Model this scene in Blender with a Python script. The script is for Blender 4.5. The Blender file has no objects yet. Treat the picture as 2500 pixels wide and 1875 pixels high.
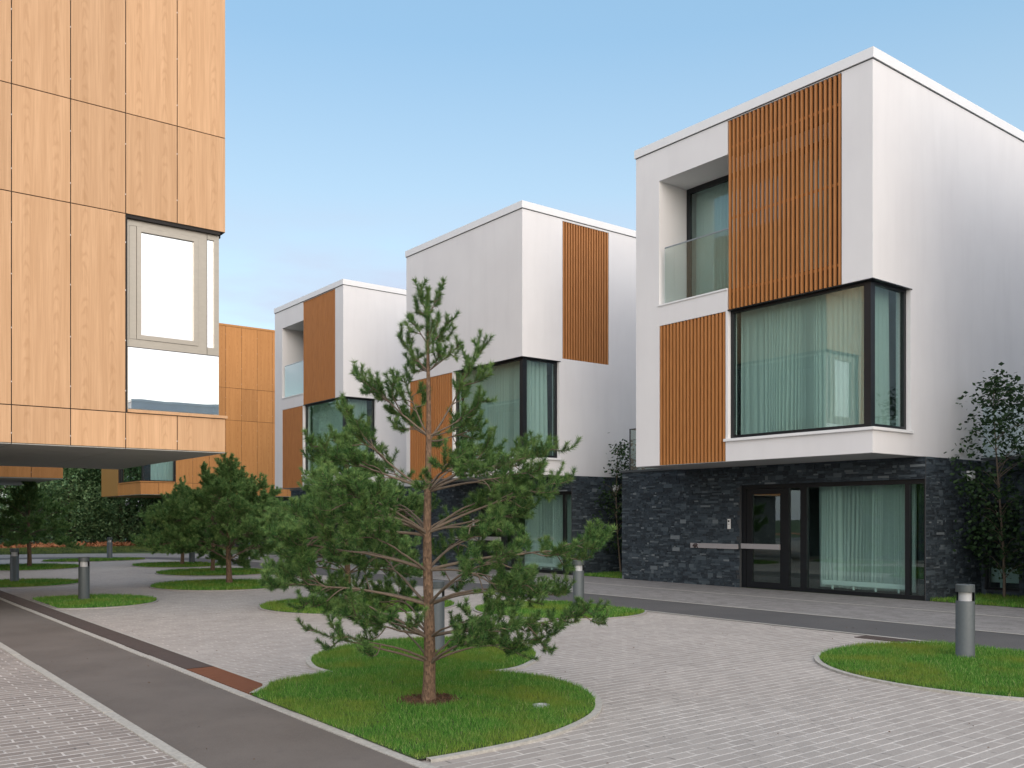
import bpy, math, random
import numpy as np
from mathutils import Vector
R = math.radians
D = bpy.data
C = bpy.context.scene.collection

# ------------------------------------------------------------------ camera, light, exposure
cam_d = D.cameras.new('camera')
cam = D.objects.new('camera', cam_d); C.objects.link(cam)
cam.location = (0, 0, 1.6)
cam.rotation_euler = (R(90), 0, R(52.2 - 90))
cam_d.sensor_width = 36; cam_d.lens = 32.4; cam_d.shift_y = 0.131
cam_d.clip_start = 0.05; cam_d.clip_end = 3000
bpy.context.scene.camera = cam

SUN_EL = 17.0
SUN_AZ = 200.0            # clockwise from +Y: the glow stands behind the camera
world = D.worlds.new('World'); bpy.context.scene.world = world
world.use_nodes = True
wn = world.node_tree; wn.nodes.clear()
wo = wn.nodes.new('ShaderNodeOutputWorld'); bg = wn.nodes.new('ShaderNodeBackground')
sky = wn.nodes.new('ShaderNodeTexSky'); sky.sky_type = 'NISHITA'; sky.sun_disc = False
sky.sun_elevation = R(SUN_EL); sky.sun_rotation = R(SUN_AZ)
sky.air_density = 1.0; sky.dust_density = 0.8; sky.ozone_density = 1.4
bg.inputs['Strength'].default_value = 0.15
# thin lavender cloud streaks low in the sky
tc = wn.nodes.new('ShaderNodeTexCoord'); mp = wn.nodes.new('ShaderNodeMapping')
mp.inputs['Scale'].default_value = (2.2, 2.2, 9.0)
nz = wn.nodes.new('ShaderNodeTexNoise'); nz.inputs['Scale'].default_value = 1.6; nz.inputs['Detail'].default_value = 7
cr = wn.nodes.new('ShaderNodeValToRGB'); cr.color_ramp.elements[0].position = .42; cr.color_ramp.elements[1].position = .62
sx = wn.nodes.new('ShaderNodeSeparateXYZ')
band = wn.nodes.new('ShaderNodeValToRGB')
be = band.color_ramp.elements
be[0].position = 0.0; be[0].color = (.9, .9, .9, 1); be[1].position = .33; be[1].color = (0, 0, 0, 1)
e = be.new(.20); e.color = (.9, .9, .9, 1)
mul = wn.nodes.new('ShaderNodeMath'); mul.operation = 'MULTIPLY'
mixc = wn.nodes.new('ShaderNodeMixRGB'); mixc.inputs['Color2'].default_value = (1.42, 1.40, 1.80, 1)
L = wn.links.new
L(tc.outputs['Generated'], mp.inputs[0]); L(mp.outputs[0], nz.inputs['Vector']); L(nz.outputs[0], cr.inputs[0])
L(tc.outputs['Generated'], sx.inputs[0]); L(sx.outputs['Z'], band.inputs[0])
L(cr.outputs[0], mul.inputs[0]); L(band.outputs[0], mul.inputs[1]); L(mul.outputs[0], mixc.inputs['Fac'])
flat = wn.nodes.new('ShaderNodeMixRGB'); flat.inputs['Fac'].default_value = .82     # thin high veil evens the sky out
zr = wn.nodes.new('ShaderNodeValToRGB'); L(sx.outputs['Z'], zr.inputs[0])
ze = zr.color_ramp.elements; ze[0].position = 0; ze[0].color = (1.0, 1.08, 1.12, 1); ze[1].position = 1; ze[1].color = (.28, .60, .98, 1)
e = ze.new(.26); e.color = (.82, 1.05, 1.17, 1); e = ze.new(.46); e.color = (.46, .80, 1.11, 1)
zs_ = wn.nodes.new('ShaderNodeMixRGB'); zs_.blend_type = 'MULTIPLY'; zs_.inputs['Fac'].default_value = 1; zs_.inputs['Color2'].default_value = (1.38, 1.38, 1.38, 1)
L(zr.outputs[0], zs_.inputs['Color1']); L(zs_.outputs[0], flat.inputs['Color2'])
L(sky.outputs[0], flat.inputs['Color1'])
# bright low glow of the veiled sun behind the camera
dp = wn.nodes.new('ShaderNodeVectorMath'); dp.operation = 'DOT_PRODUCT'; nrm = wn.nodes.new('ShaderNodeVectorMath'); nrm.operation = 'NORMALIZE'
L(tc.outputs['Generated'], nrm.inputs[0]); L(nrm.outputs[0], dp.inputs[0]); dp.inputs[1].default_value = (-.27, -.70, .66)
mx_ = wn.nodes.new('ShaderNodeMath'); mx_.operation = 'MAXIMUM'; mx_.inputs[1].default_value = 0; L(dp.outputs['Value'], mx_.inputs[0])
pw_ = wn.nodes.new('ShaderNodeMath'); pw_.operation = 'POWER'; pw_.inputs[1].default_value = 2.2; L(mx_.outputs[0], pw_.inputs[0])
gl_ = wn.nodes.new('ShaderNodeMixRGB'); gl_.blend_type = 'ADD'; gl_.inputs['Fac'].default_value = 1
sc_n = wn.nodes.new('ShaderNodeMixRGB'); sc_n.inputs['Color1'].default_value = (0, 0, 0, 1); sc_n.inputs['Color2'].default_value = (4.9, 4.1, 3.4, 1)
L(pw_.outputs[0], sc_n.inputs['Fac']); L(flat.outputs[0], mixc.inputs['Color1']); L(mixc.outputs[0], gl_.inputs['Color1']); L(sc_n.outputs[0], gl_.inputs['Color2']); L(gl_.outputs[0], bg.inputs['Color']); L(bg.outputs[0], wo.inputs['Surface'])

sun_d = D.lights.new('sun', 'SUN'); sun = D.objects.new('sun', sun_d); C.objects.link(sun)
sun_d.energy = 0.25; sun_d.angle = R(40); sun_d.color = (1.0, .90, .78)
az = R(SUN_AZ)
sdir = Vector((math.sin(az) * math.cos(R(SUN_EL)), math.cos(az) * math.cos(R(SUN_EL)), math.sin(R(SUN_EL))))
sun.rotation_euler = sdir.to_track_quat('Z', 'Y').to_euler()
sun.location = sdir * 50

sc = bpy.context.scene
sc.view_settings.view_transform = 'Standard'; sc.view_settings.look = 'None'
sc.view_settings.gamma = 1; sc.view_settings.use_curve_mapping = False
sc.view_settings.exposure = 1.57
sc.cycles.max_bounces = 10; sc.cycles.transparent_max_bounces = 16

# ------------------------------------------------------------------ material helpers
class NT:
    def __init__(s, name):
        s.m = D.materials.new(name); s.m.use_nodes = True
        s.t = s.m.node_tree; s.t.nodes.clear()
        s.out = s.t.nodes.new('ShaderNodeOutputMaterial')
    def n(s, typ, **kw):
        nd = s.t.nodes.new(typ)
        for k, v in kw.items():
            if k.startswith('i_'):
                nd.inputs[k[2:].replace('_', ' ')].default_value = v
            else: setattr(nd, k, v)
        return nd
    def l(s, a, b): s.t.links.new(a, b)
    def math(s, op, a, b=0.5, clamp=False):
        nd = s.n('ShaderNodeMath', operation=op, use_clamp=clamp)
        for i, v in enumerate((a, b)):
            if isinstance(v, (int, float)): nd.inputs[i].default_value = v
            else: s.l(v, nd.inputs[i])
        return nd.outputs[0]
    def obj(s): return s.n('ShaderNodeTexCoord').outputs['Object']
    def mapping(s, vec, scale=(1, 1, 1), loc=(0, 0, 0), rot=(0, 0, 0)):
        m = s.n('ShaderNodeMapping'); s.l(vec, m.inputs[0])
        m.inputs['Scale'].default_value = scale; m.inputs['Location'].default_value = loc; m.inputs['Rotation'].default_value = rot
        return m.outputs[0]
    def noise(s, vec, scale, detail=4, rough=.55):
        nd = s.n('ShaderNodeTexNoise'); s.l(vec, nd.inputs['Vector'])
        nd.inputs['Scale'].default_value = scale; nd.inputs['Detail'].default_value = detail; nd.inputs['Roughness'].default_value = rough
        return nd.outputs['Fac']
    def ramp(s, fac, stops, interp='LINEAR'):
        nd = s.n('ShaderNodeValToRGB'); s.l(fac, nd.inputs[0]); nd.color_ramp.interpolation = interp
        els = nd.color_ramp.elements
        while len(els) < len(stops): els.new(.5)
        for e_, (p, c) in zip(els, stops):
            e_.position = p; e_.color = (c if len(c) == 4 else (*c, 1)) if isinstance(c, tuple) else (c, c, c, 1)
        return nd.outputs[0]
    def mix(s, fac, a, b, mode='MIX'):
        nd = s.n('ShaderNodeMixRGB', blend_type=mode)
        for i, v in enumerate((fac, a, b)):
            if isinstance(v, (int, float)): nd.inputs[i].default_value = v
            elif isinstance(v, tuple): nd.inputs[i].default_value = (*v, 1)
            else: s.l(v, nd.inputs[i])
        return nd.outputs[0]
    def bump(s, h, strength=.3, dist=.01):
        nd = s.n('ShaderNodeBump'); nd.inputs['Strength'].default_value = strength; nd.inputs['Distance'].default_value = dist
        s.l(h, nd.inputs['Height']); return nd.outputs[0]
    def finish(s, col, rough=.8, metal=0., bump=None, spec=.5, sub=None):
        p = s.n('ShaderNodeBsdfPrincipled')
        for k, v in (('Base Color', col), ('Roughness', rough), ('Metallic', metal), ('Specular IOR Level', spec)):
            if isinstance(v, tuple): p.inputs[k].default_value = (*v, 1)
            elif isinstance(v, (int, float)): p.inputs[k].default_value = v
            else: s.l(v, p.inputs[k])
        if bump is not None: s.l(bump, p.inputs['Normal'])
        s.l(p.outputs[0], s.out.inputs[0]); return s.m

M = {}
def mk():
    # white render
    t = NT('white_render'); o = t.obj()
    n1 = t.noise(o, .6, 3); n2 = t.noise(o, 120, 3); n3 = t.noise(t.mapping(o, (1.2, 1.2, .18)), 2.2, 5)
    col = t.mix(t.ramp(n1, [(.35, 0.), (.7, 1.)]), (.715, .703, .712), (.755, .745, .752))
    col = t.mix(t.ramp(n3, [(.48, 0.), (.8, .3)]), col, (.60, .59, .60))
    M['white'] = t.finish(col, .9, bump=t.bump(n2, .25, .004), spec=.25)
    t = NT('white_metal_cap'); o = t.obj()
    M['cap'] = t.finish(t.mix(t.noise(o, 3), (.80, .80, .81), (.74, .74, .75)), .5)
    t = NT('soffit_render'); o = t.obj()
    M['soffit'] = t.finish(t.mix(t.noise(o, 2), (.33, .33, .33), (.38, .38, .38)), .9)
    # wood battens
    t = NT('batten_wood'); o = t.obj(); g = t.n('ShaderNodeNewGeometry').outputs['Random Per Island']
    v = t.n('ShaderNodeVectorMath', operation='MULTIPLY_ADD'); t.l(o, v.inputs[0]); v.inputs[1].default_value = (40, 40, 2.2)
    cb = t.n('ShaderNodeCombineXYZ'); t.l(t.math('MULTIPLY', g, 37.), cb.inputs[2]); t.l(cb.outputs[0], v.inputs[2])
    n = t.noise(v.outputs[0], 1, 5)
    c1 = t.mix(t.ramp(n, [(.3, 0.), (.7, 1.)]), (.35, .14, .042), (.50, .215, .066))
    c1 = t.mix(t.math('MULTIPLY', g, .55), c1, (.44, .185, .058))
    M['batten'] = t.finish(c1, .6)
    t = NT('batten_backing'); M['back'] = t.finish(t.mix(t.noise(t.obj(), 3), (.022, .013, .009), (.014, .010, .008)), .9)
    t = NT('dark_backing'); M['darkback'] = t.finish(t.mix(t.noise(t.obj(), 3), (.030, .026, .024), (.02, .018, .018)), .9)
    # laminate panels with vertical grain
    def panel(name, a, b, c_):
        t = NT(name); o = t.obj(); g = t.n('ShaderNodeNewGeometry').outputs['Random Per Island']
        s = t.n('ShaderNodeSeparateXYZ'); t.l(o, s.inputs[0])
        u = t.math('ADD', s.outputs[0], s.outputs[1])
        sh = t.math('MULTIPLY', t.math('SNAP', t.math('MULTIPLY', g, 3.), 1.), 3.7)
        cb = t.n('ShaderNodeCombineXYZ'); t.l(t.math('ADD', u, t.math('MULTIPLY', sh, .31)), cb.inputs[0]); t.l(t.math('ADD', s.outputs[2], sh), cb.inputs[1])
        v = cb.outputs[0]
        fine = t.noise(t.mapping(v, (42, 1.1, 1)), 1, 5, .6)
        med = t.noise(t.mapping(v, (9, .25, 1)), 1, 3)
        wob = t.noise(t.mapping(v, (5, 1.6, 1)), 1, 3)
        # cathedral rings: distance from a wandering heart line
        cyc = t.math('SUBTRACT', t.math('FRACT', t.math('MULTIPLY', u, 2.3)), .5)
        q = t.math('ADD', t.math('MULTIPLY', t.math('MULTIPLY', cyc, cyc), 26.), t.math('MULTIPLY', s.outputs[2], 3.1))
        q = t.math('ADD', q, t.math('MULTIPLY', wob, 3.4))
        ring = t.math('POWER', t.math('ABSOLUTE', t.math('SINE', t.math('MULTIPLY', q, 3.3))), 6.)
        near = t.ramp(t.math('ABSOLUTE', cyc), [(.04, 1.), (.17, 0.)])
        ring = t.math('MULTIPLY', ring, near)
        col = t.mix(t.ramp(fine, [(.33, 0.), (.68, 1.)]), a, b)
        col = t.mix(t.ramp(med, [(.35, 0.), (.75, .45)]), col, c_)
        col = t.mix(t.math('MULTIPLY', ring, .42), col, c_)
        pv = t.n('ShaderNodeHueSaturation'); t.l(col, pv.inputs['Color'])
        t.l(t.math('ADD', t.math('MULTIPLY', g, .17), .90), pv.inputs['Value'])
        return t.finish(pv.outputs[0], .55, spec=.35)
    M['panel'] = panel('laminate_panel', (.545, .325, .175), (.66, .41, .235), (.43, .235, .11))
    M['panelD'] = panel('laminate_panel_deep', (.46, .205, .062), (.56, .265, .09), (.37, .15, .04))
    t = NT('olive_screen'); M['gold'] = t.finish(t.mix(t.noise(t.mapping(t.obj(), (20, 20, 1)), 1), (.30, .16, .045), (.36, .20, .06)), .6)
    t = NT('grey_soffit_board'); M['gsoffit'] = t.finish(t.mix(t.noise(t.obj(), 3), (.33, .325, .30), (.39, .38, .35)), .8)
    # stone
    t = NT('slate_ledgestone'); o = t.obj(); g = t.n('ShaderNodeNewGeometry').outputs['Random Per Island']
    n = t.noise(t.mapping(o, (6, 6, 22)), 2, 6, .7)
    c1 = t.ramp(g, [(0., (.008, .014, .021)), (.35, (.017, .028, .039)), (.7, (.034, .050, .065)), (.93, (.062, .084, .10)), (1., (.16, .185, .20))])
    c1 = t.mix(t.ramp(n, [(.45, 0.), (.8, .6)]), c1, (.085, .10, .115))
    M['stone'] = t.finish(c1, .78, bump=t.bump(n, .6, .012))
    t = NT('stone_mortar'); M['mortar'] = t.finish(t.mix(t.noise(t.obj(), 20), (.03, .035, .04), (.06, .065, .07)), .95)
    t = NT('dark_coping'); M['coping'] = t.finish(t.mix(t.noise(t.obj(), 4), (.05, .06, .065), (.08, .09, .095)), .6)
    t = NT('dark_frame'); M['frame'] = t.finish(t.mix(t.noise(t.obj(), 4), (.004, .005, .007), (.007, .009, .012)), .38)
    t = NT('beige_frame'); M['bframe'] = t.finish(t.mix(t.noise(t.mapping(t.obj(), (3, 3, 8)), 3), (.44, .40, .34), (.36, .33, .28)), .35, metal=.35)
    t = NT('steel'); M['steel'] = t.finish(t.mix(t.noise(t.mapping(t.obj(), (3, 3, 60)), 2), (.55, .56, .57), (.42, .43, .44)), .35, metal=.9)
    t = NT('bollard_paint'); o = t.obj()
    M['bollard'] = t.finish(t.mix(t.noise(o, 30, 5), (.058, .070, .073), (.085, .098, .10)), .5, metal=.1, bump=t.bump(t.noise(o, 260, 2), .15, .002))
    t = NT('sign_metal'); M['sign'] = t.finish(t.mix(t.noise(t.obj(), 40), (.42, .40, .41), (.36, .345, .355)), .5, metal=.3)
    t = NT('letter_dark'); M['letter'] = t.finish(t.mix(t.noise(t.obj(), 60), (.05, .025, .02), (.03, .02, .02)), .6)
    t = NT('white_plastic'); M['plastic'] = t.finish(t.mix(t.noise(t.obj(), 9), (.72, .73, .72), (.66, .67, .66)), .45)
    t = NT('lens_plastic'); M['lens'] = t.finish(t.mix(t.noise(t.obj(), 40), (.46, .47, .48), (.36, .37, .38)), .3)
    t = NT('interior_paint'); M['room'] = t.finish(t.mix(t.noise(t.obj(), 2), (.17, .165, .155), (.13, .13, .12)), .9)
    # curtains
    def curtain(name, col, tr):
        t = NT(name); o = t.obj()
        n = t.noise(t.mapping(o, (30, 30, .6)), 1, 3)
        c = t.mix(n, col, tuple(x * .86 for x in col))
        d = t.n('ShaderNodeBsdfDiffuse'); t.l(c, d.inputs[0])
        tl = t.n('ShaderNodeBsdfTranslucent'); t.l(c, tl.inputs[0])
        tp = t.n('ShaderNodeBsdfTransparent')
        m1 = t.n('ShaderNodeMixShader'); m1.inputs[0].default_value = .3; t.l(d.outputs[0], m1.inputs[1]); t.l(tl.outputs[0], m1.inputs[2])
        m2 = t.n('ShaderNodeMixShader'); m2.inputs[0].default_value = tr; t.l(m1.outputs[0], m2.inputs[1]); t.l(tp.outputs[0], m2.inputs[2])
        t.l(m2.outputs[0], t.out.inputs[0]); return t.m
    M['sheer'] = curtain('sheer_curtain', (.80, .82, .80), .12)
    M['drape'] = curtain('dense_curtain', (.86, .87, .85), .06)
    # glass
    def glass(name, tint, base, gain, rough=.0, gcol=(1, 1, 1)):
        t = NT(name)
        tp = t.n('ShaderNodeBsdfTransparent'); tp.inputs[0].default_value = (*tint, 1)
        gl = t.n('ShaderNodeBsdfGlossy'); gl.inputs['Roughness'].default_value = rough; gl.inputs['Color'].default_value = (*gcol, 1)
        n = t.noise(t.obj(), .9, 2)
        t.l(t.bump(n, .05, .02), gl.inputs['Normal'])
        ge = t.n('ShaderNodeNewGeometry'); dt = t.n('ShaderNodeVectorMath', operation='DOT_PRODUCT')
        t.l(ge.outputs['Incoming'], dt.inputs[0]); t.l(ge.outputs['Normal'], dt.inputs[1])
        sch = t.math('POWER', t.math('SUBTRACT', 1., t.math('ABSOLUTE', dt.outputs['Value'])), 5.)
        fac = t.math('ADD', t.math('MULTIPLY', sch, gain * (1 - base)), base, clamp=True)
        mx = t.n('ShaderNodeMixShader'); t.l(fac, mx.inputs[0]); t.l(tp.outputs[0], mx.inputs[1]); t.l(gl.outputs[0], mx.inputs[2])
        t.l(mx.outputs[0], t.out.inputs[0]); return t.m
    M['glass'] = glass('green_tinted_glass', (.83, .935, .915), .09, 1.0, gcol=(.93, 1, .99))
    M['mirror'] = glass('coated_glass', (.6, .74, .74), .72, 1.0)
    M['clear'] = glass('balustrade_glass', (.90, .96, .955), .14, 1.0, gcol=(.9, 1, 1))
    # ground
    def paver(name, c1, c2, mort, rx=0, dark=.0):
        t = NT(name); o = t.obj()
        wob = t.n('ShaderNodeTexNoise', i_Scale=2.5, i_Detail=3.); t.l(o, wob.inputs['Vector'])
        vm = t.n('ShaderNodeVectorMath', operation='MULTIPLY_ADD'); t.l(wob.outputs['Color'], vm.inputs[0]); vm.inputs[1].default_value = (.016, .016, 0); t.l(o, vm.inputs[2])
        b = t.n('ShaderNodeTexBrick'); t.l(t.mapping(vm.outputs[0], (1, 1, 1), rot=(0, 0, rx)), b.inputs['Vector'])
        b.inputs['Scale'].default_value = 1.; b.inputs['Brick Width'].default_value = .205; b.inputs['Row Height'].default_value = .104
        b.inputs['Mortar Size'].default_value = .009; b.inputs['Mortar Smooth'].default_value = .25; b.inputs['Bias'].default_value = -.1
        b.inputs['Color1'].default_value = (*c1, 1); b.inputs['Color2'].default_value = (*c2, 1); b.inputs['Mortar'].default_value = (*mort, 1)
        lines = t.n('ShaderNodeTexBrick'); t.l(t.mapping(vm.outputs[0], (1, 1, 1), rot=(0, 0, rx)), lines.inputs['Vector'])
        lines.inputs['Scale'].default_value = 1.; lines.inputs['Brick Width'].default_value = 900.; lines.inputs['Row Height'].default_value = .104
        lines.inputs['Mortar Size'].default_value = .0085; lines.inputs['Mortar Smooth'].default_value = .3
        n1 = t.noise(o, .45, 5, .6); n2 = t.noise(o, 60, 4, .7); n3 = t.noise(o, 3.2, 5, .65)
        base_ = t.mix(t.math('MULTIPLY', b.outputs['Fac'], t.ramp(t.noise(o, 4.5, 4, .7), [(.42, .15), (.62, .95)])), b.outputs['Color'], tuple(x * .42 for x in c1))
        sand = t.math('MULTIPLY', lines.outputs['Fac'], t.math('MULTIPLY', t.ramp(t.noise(o, 1.3, 6, .7), [(.32, .35), (.55, .95)]), t.ramp(t.noise(o, 9., 3, .6), [(.38, .25), (.56, 1.)])))
        base_ = t.mix(sand, base_, mort)
        col = t.mix(t.ramp(n1, [(.40, .0), (.75, .28)]), base_, tuple(x * .66 for x in c1))
        col = t.mix(t.ramp(n3, [(.58, 0.), (.82, .3)]), col, mort)
        col = t.mix(t.ramp(n2, [(.3, .32), (.62, 0.)]), col, tuple(x * .5 for x in c1))
        h = t.math('ADD', t.math('MULTIPLY', b.outputs['Fac'], -1.), t.math('MULTIPLY', n2, .35))
        return t.finish(col, .82, bump=t.bump(h, .55, .008))
    M['paver'] = paver('grey_concrete_pavers', (.335, .300, .272), (.405, .365, .332), (.70, .65, .60))
    M['paver2'] = paver('brown_grey_pavers', (.235, .20, .178), (.33, .288, .256), (.70, .65, .60))
    M['paver3'] = paver('drive_pavers', (.185, .175, .17), (.275, .262, .253), (.37, .355, .345), rx=R(90))
    t = NT('asphalt'); o = t.obj()
    n1 = t.noise(o, 140, 3, .8); n2 = t.noise(o, .9, 5); n3 = t.noise(o, 7, 6, .7)
    vo = t.n('ShaderNodeTexVoronoi', i_Scale=75.); t.l(o, vo.inputs['Vector'])
    speck = t.ramp(vo.outputs['Distance'], [(.06, 1.), (.12, 0.)])
    pick = t.ramp(t.n('ShaderNodeSeparateXYZ').outputs[0], [(0, 0.), (1, 1.)])
    sp = t.n('ShaderNodeSeparateXYZ'); t.l(vo.outputs['Color'], sp.inputs[0])
    speck = t.math('MULTIPLY', speck, t.ramp(sp.outputs[0], [(.72, 0.), (.8, 1.)]))
    col = t.mix(t.ramp(n1, [(.3, 0.), (.7, 1.)]), (.082, .070, .061), (.15, .128, .112))
    col = t.mix(t.ramp(n2, [(.38, 0.), (.66, .7)]), col, (.165, .142, .125))
    col = t.mix(t.ramp(n3, [(.55, 0.), (.8, .3)]), col, (.05, .048, .048))
    col = t.mix(t.math('MULTIPLY', speck, .6), col, (.30, .285, .27))
    M['asphalt'] = t.finish(col, .85, bump=t.bump(n1, .6, .006))
    t = NT('road_asphalt'); o = t.obj(); n1 = t.noise(o, 90, 3, .8); n2 = t.noise(o, .7, 5)
    col = t.mix(t.ramp(n2, [(.35, 0.), (.7, 1.)]), t.mix(n1, (.055, .054, .055), (.095, .092, .092)), t.mix(n1, (.075, .072, .072), (.12, .116, .114)))
    M['road'] = t.finish(col, .85, bump=t.bump(n1, .5, .006))
    t = NT('concrete_kerb'); o = t.obj(); n = t.noise(o, 30, 5, .7)
    M['kerb'] = t.finish(t.mix(t.ramp(n, [(.3, 0.), (.7, 1.)]), (.30, .285, .255), (.46, .44, .40)), .9, bump=t.bump(n, .5, .006))
    t = NT('dull_concrete_kerb'); M['kerb_dull'] = t.finish(t.mix(t.noise(t.obj(), 20, 5), (.25, .235, .22), (.34, .32, .30)), .9)
    t = NT('lawn_soil'); o = t.obj(); n = t.noise(o, 2.2, 4); n2 = t.noise(o, 70, 3)
    M['lawn'] = t.finish(t.mix(n2, t.mix(n, (.035, .08, .014), (.07, .12, .02)), (.03, .04, .012)), .95)
    def blades(name, stops):
        t = NT(name); g = t.n('ShaderNodeNewGeometry').outputs['Random Per Island']; n = t.noise(t.obj(), 1.1, 5, .65)
        c = t.mix(t.ramp(n, [(.45, 0.), (.68, .8)]), t.ramp(g, stops), (.24, .28, .05))
        d = t.n('ShaderNodeBsdfDiffuse'); t.l(c, d.inputs[0]); tl = t.n('ShaderNodeBsdfTranslucent'); t.l(c, tl.inputs[0])
        m1 = t.n('ShaderNodeMixShader'); m1.inputs[0].default_value = .3; t.l(d.outputs[0], m1.inputs[1]); t.l(tl.outputs[0], m1.inputs[2])
        t.l(m1.outputs[0], t.out.inputs[0]); return t.m
    M['verge'] = blades('verge_blades', [(0., (.05, .085, .035)), (.5, (.09, .13, .06)), (1., (.15, .19, .09))])
    M['grass'] = blades('grass_blades', [(0., (.048, .15, .028)), (.5, (.095, .26, .045)), (.88, (.19, .38, .075)), (1., (.42, .46, .19))])
    t = NT('forest_soil'); n = t.noise(t.obj(), 14, 6, .7)
    M['soil'] = t.finish(t.mix(n, (.055, .032, .02), (.16, .085, .045)), .95, bump=t.bump(n, .8, .03))
    t = NT('orange_mulch'); n = t.noise(t.obj(), 5, 6, .7)
    M['mulch'] = t.finish(t.mix(n, (.24, .09, .035), (.38, .17, .08)), .95)
    t = NT('rusty_grate'); n = t.noise(t.obj(), 12, 5, .7)
    M['rust'] = t.finish(t.mix(n, (.13, .045, .02), (.20, .075, .035)), .85)
    t = NT('iron_grate'); n = t.noise(t.obj(), 12, 5, .7)
    M['iron'] = t.finish(t.mix(n, (.058, .042, .038), (.092, .070, .064)), .7)
    t = NT('grate_void'); M['void'] = t.finish(t.mix(t.noise(t.obj(), 9), (.012, .012, .012), (.02, .017, .015)), .95)
    # bark and needles
    t = NT('pine_bark'); o = t.obj()
    vo = t.n('ShaderNodeTexVoronoi', i_Scale=1.); t.l(t.mapping(o, (70, 70, 34)), vo.inputs['Vector'])
    n = t.noise(t.mapping(o, (40, 40, 14)), 1, 5, .7)
    sep = t.n('ShaderNodeSeparateXYZ'); t.l(vo.outputs['Color'], sep.inputs[0])
    c1 = t.mix(sep.outputs[0], (.10, .062, .038), (.23, .145, .092))
    c1 = t.mix(t.ramp(n, [(.5, 0.), (.7, .8)]), c1, (.075, .045, .03))
    M['bark'] = t.finish(c1, .9, bump=t.bump(t.math('ADD', vo.outputs['Distance'], n), .8, .01))
    t = NT('pine_twig'); n = t.noise(t.mapping(t.obj(), (30, 30, 30)), 1, 4)
    M['twig'] = t.finish(t.mix(n, (.085, .060, .040), (.20, .155, .115)), .85)
    def leafm(name, stops, tl_=.3, rough=.5):
        t = NT(name); g = t.n('ShaderNodeNewGeometry').outputs['Random Per Island']
        c = t.ramp(g, stops)
        a = t.n('ShaderNodeAttribute', attribute_name='tint'); 
        c = t.mix(a.outputs['Fac'], c, tuple(x for x in stops[-1][1]))
        p = t.n('ShaderNodeBsdfPrincipled'); t.l(c, p.inputs['Base Color']); p.inputs['Roughness'].default_value = rough; p.inputs['Specular IOR Level'].default_value = .14
        tl = t.n('ShaderNodeBsdfTranslucent'); t.l(c, tl.inputs[0])
        m1 = t.n('ShaderNodeMixShader'); m1.inputs[0].default_value = tl_; t.l(p.outputs[0], m1.inputs[1]); t.l(tl.outputs[0], m1.inputs[2])
        t.l(m1.outputs[0], t.out.inputs[0]); return t.m
    M['needle'] = leafm('pine_needles', [(0., (.014, .050, .016)), (.5, (.046, .125, .038)), (.85, (.110, .225, .060)), (1., (.26, .38, .12))])
    M['needle_far'] = leafm('pine_needles_lightened', [(0., (.032, .095, .035)), (.5, (.085, .20, .065)), (.85, (.165, .31, .095)), (1., (.31, .44, .155))])  # needle colour lightened for the other pines, offsets shade inside their denser crowns
    M['leaf'] = leafm('wood_leaves', [(0., (.07, .155, .085)), (.5, (.15, .28, .135)), (1., (.30, .44, .21))], .42)
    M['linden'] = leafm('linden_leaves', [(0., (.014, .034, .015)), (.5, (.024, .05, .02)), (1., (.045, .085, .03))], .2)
mk()

# ------------------------------------------------------------------ geometry helpers
class MB:
    def __init__(s): s.v = []; s.f = []
    def box(s, x0, x1, y0, y1, z0, z1):
        x0, x1 = sorted((x0, x1)); y0, y1 = sorted((y0, y1)); z0, z1 = sorted((z0, z1))
        b = len(s.v)
        s.v += [(x0, y0, z0), (x1, y0, z0), (x1, y1, z0), (x0, y1, z0), (x0, y0, z1), (x1, y0, z1), (x1, y1, z1), (x0, y1, z1)]
        s.f += [(b, b+3, b+2, b+1), (b+4, b+5, b+6, b+7), (b, b+1, b+5, b+4), (b+1, b+2, b+6, b+5), (b+2, b+3, b+7, b+6), (b+3, b, b+4, b+7)]
        return s
    def quad(s, *p):
        b = len(s.v); s.v += list(p); s.f.append(tuple(range(b, b + len(p)))); return s
    def lathe(s, cx, cy, prof, n=32, a0=0., a1=2 * math.pi):
        full = abs(a1 - a0 - 2 * math.pi) < 1e-6; m = n if full else n + 1
        b = len(s.v)
        for r, z in prof:
            for i in range(m):
                a = a0 + (a1 - a0) * i / n
                s.v.append((cx + r * math.cos(a), cy + r * math.sin(a), z))
        for j in range(len(prof) - 1):
            for i in range(n if full else n):
                i2 = (i + 1) % m
                s.f.append((b + j * m + i, b + j * m + i2, b + (j + 1) * m + i2, b + (j + 1) * m + i))
        return s
    def build(s, name, mat, parent=None, smooth=False, bevel=0., root=None):
        o = Vector((0, 0, 0))
        p = parent
        while p is not None: o = o + p.location; p = p.parent
        me = D.meshes.new(name)
        me.from_pydata([(x - o.x, y - o.y, z - o.z) for x, y, z in s.v], [], s.f)
        me.materials.append(M[mat] if isinstance(mat, str) else mat)
        if smooth: me.shade_smooth()
        me.update()
        ob = D.objects.new(name, me); C.objects.link(ob)
        if parent is not None: ob.parent = parent
        if bevel:
            m = ob.modifiers.new('bevel', 'BEVEL'); m.width = bevel; m.segments = 2; m.limit_method = 'ANGLE'
        return ob

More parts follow.
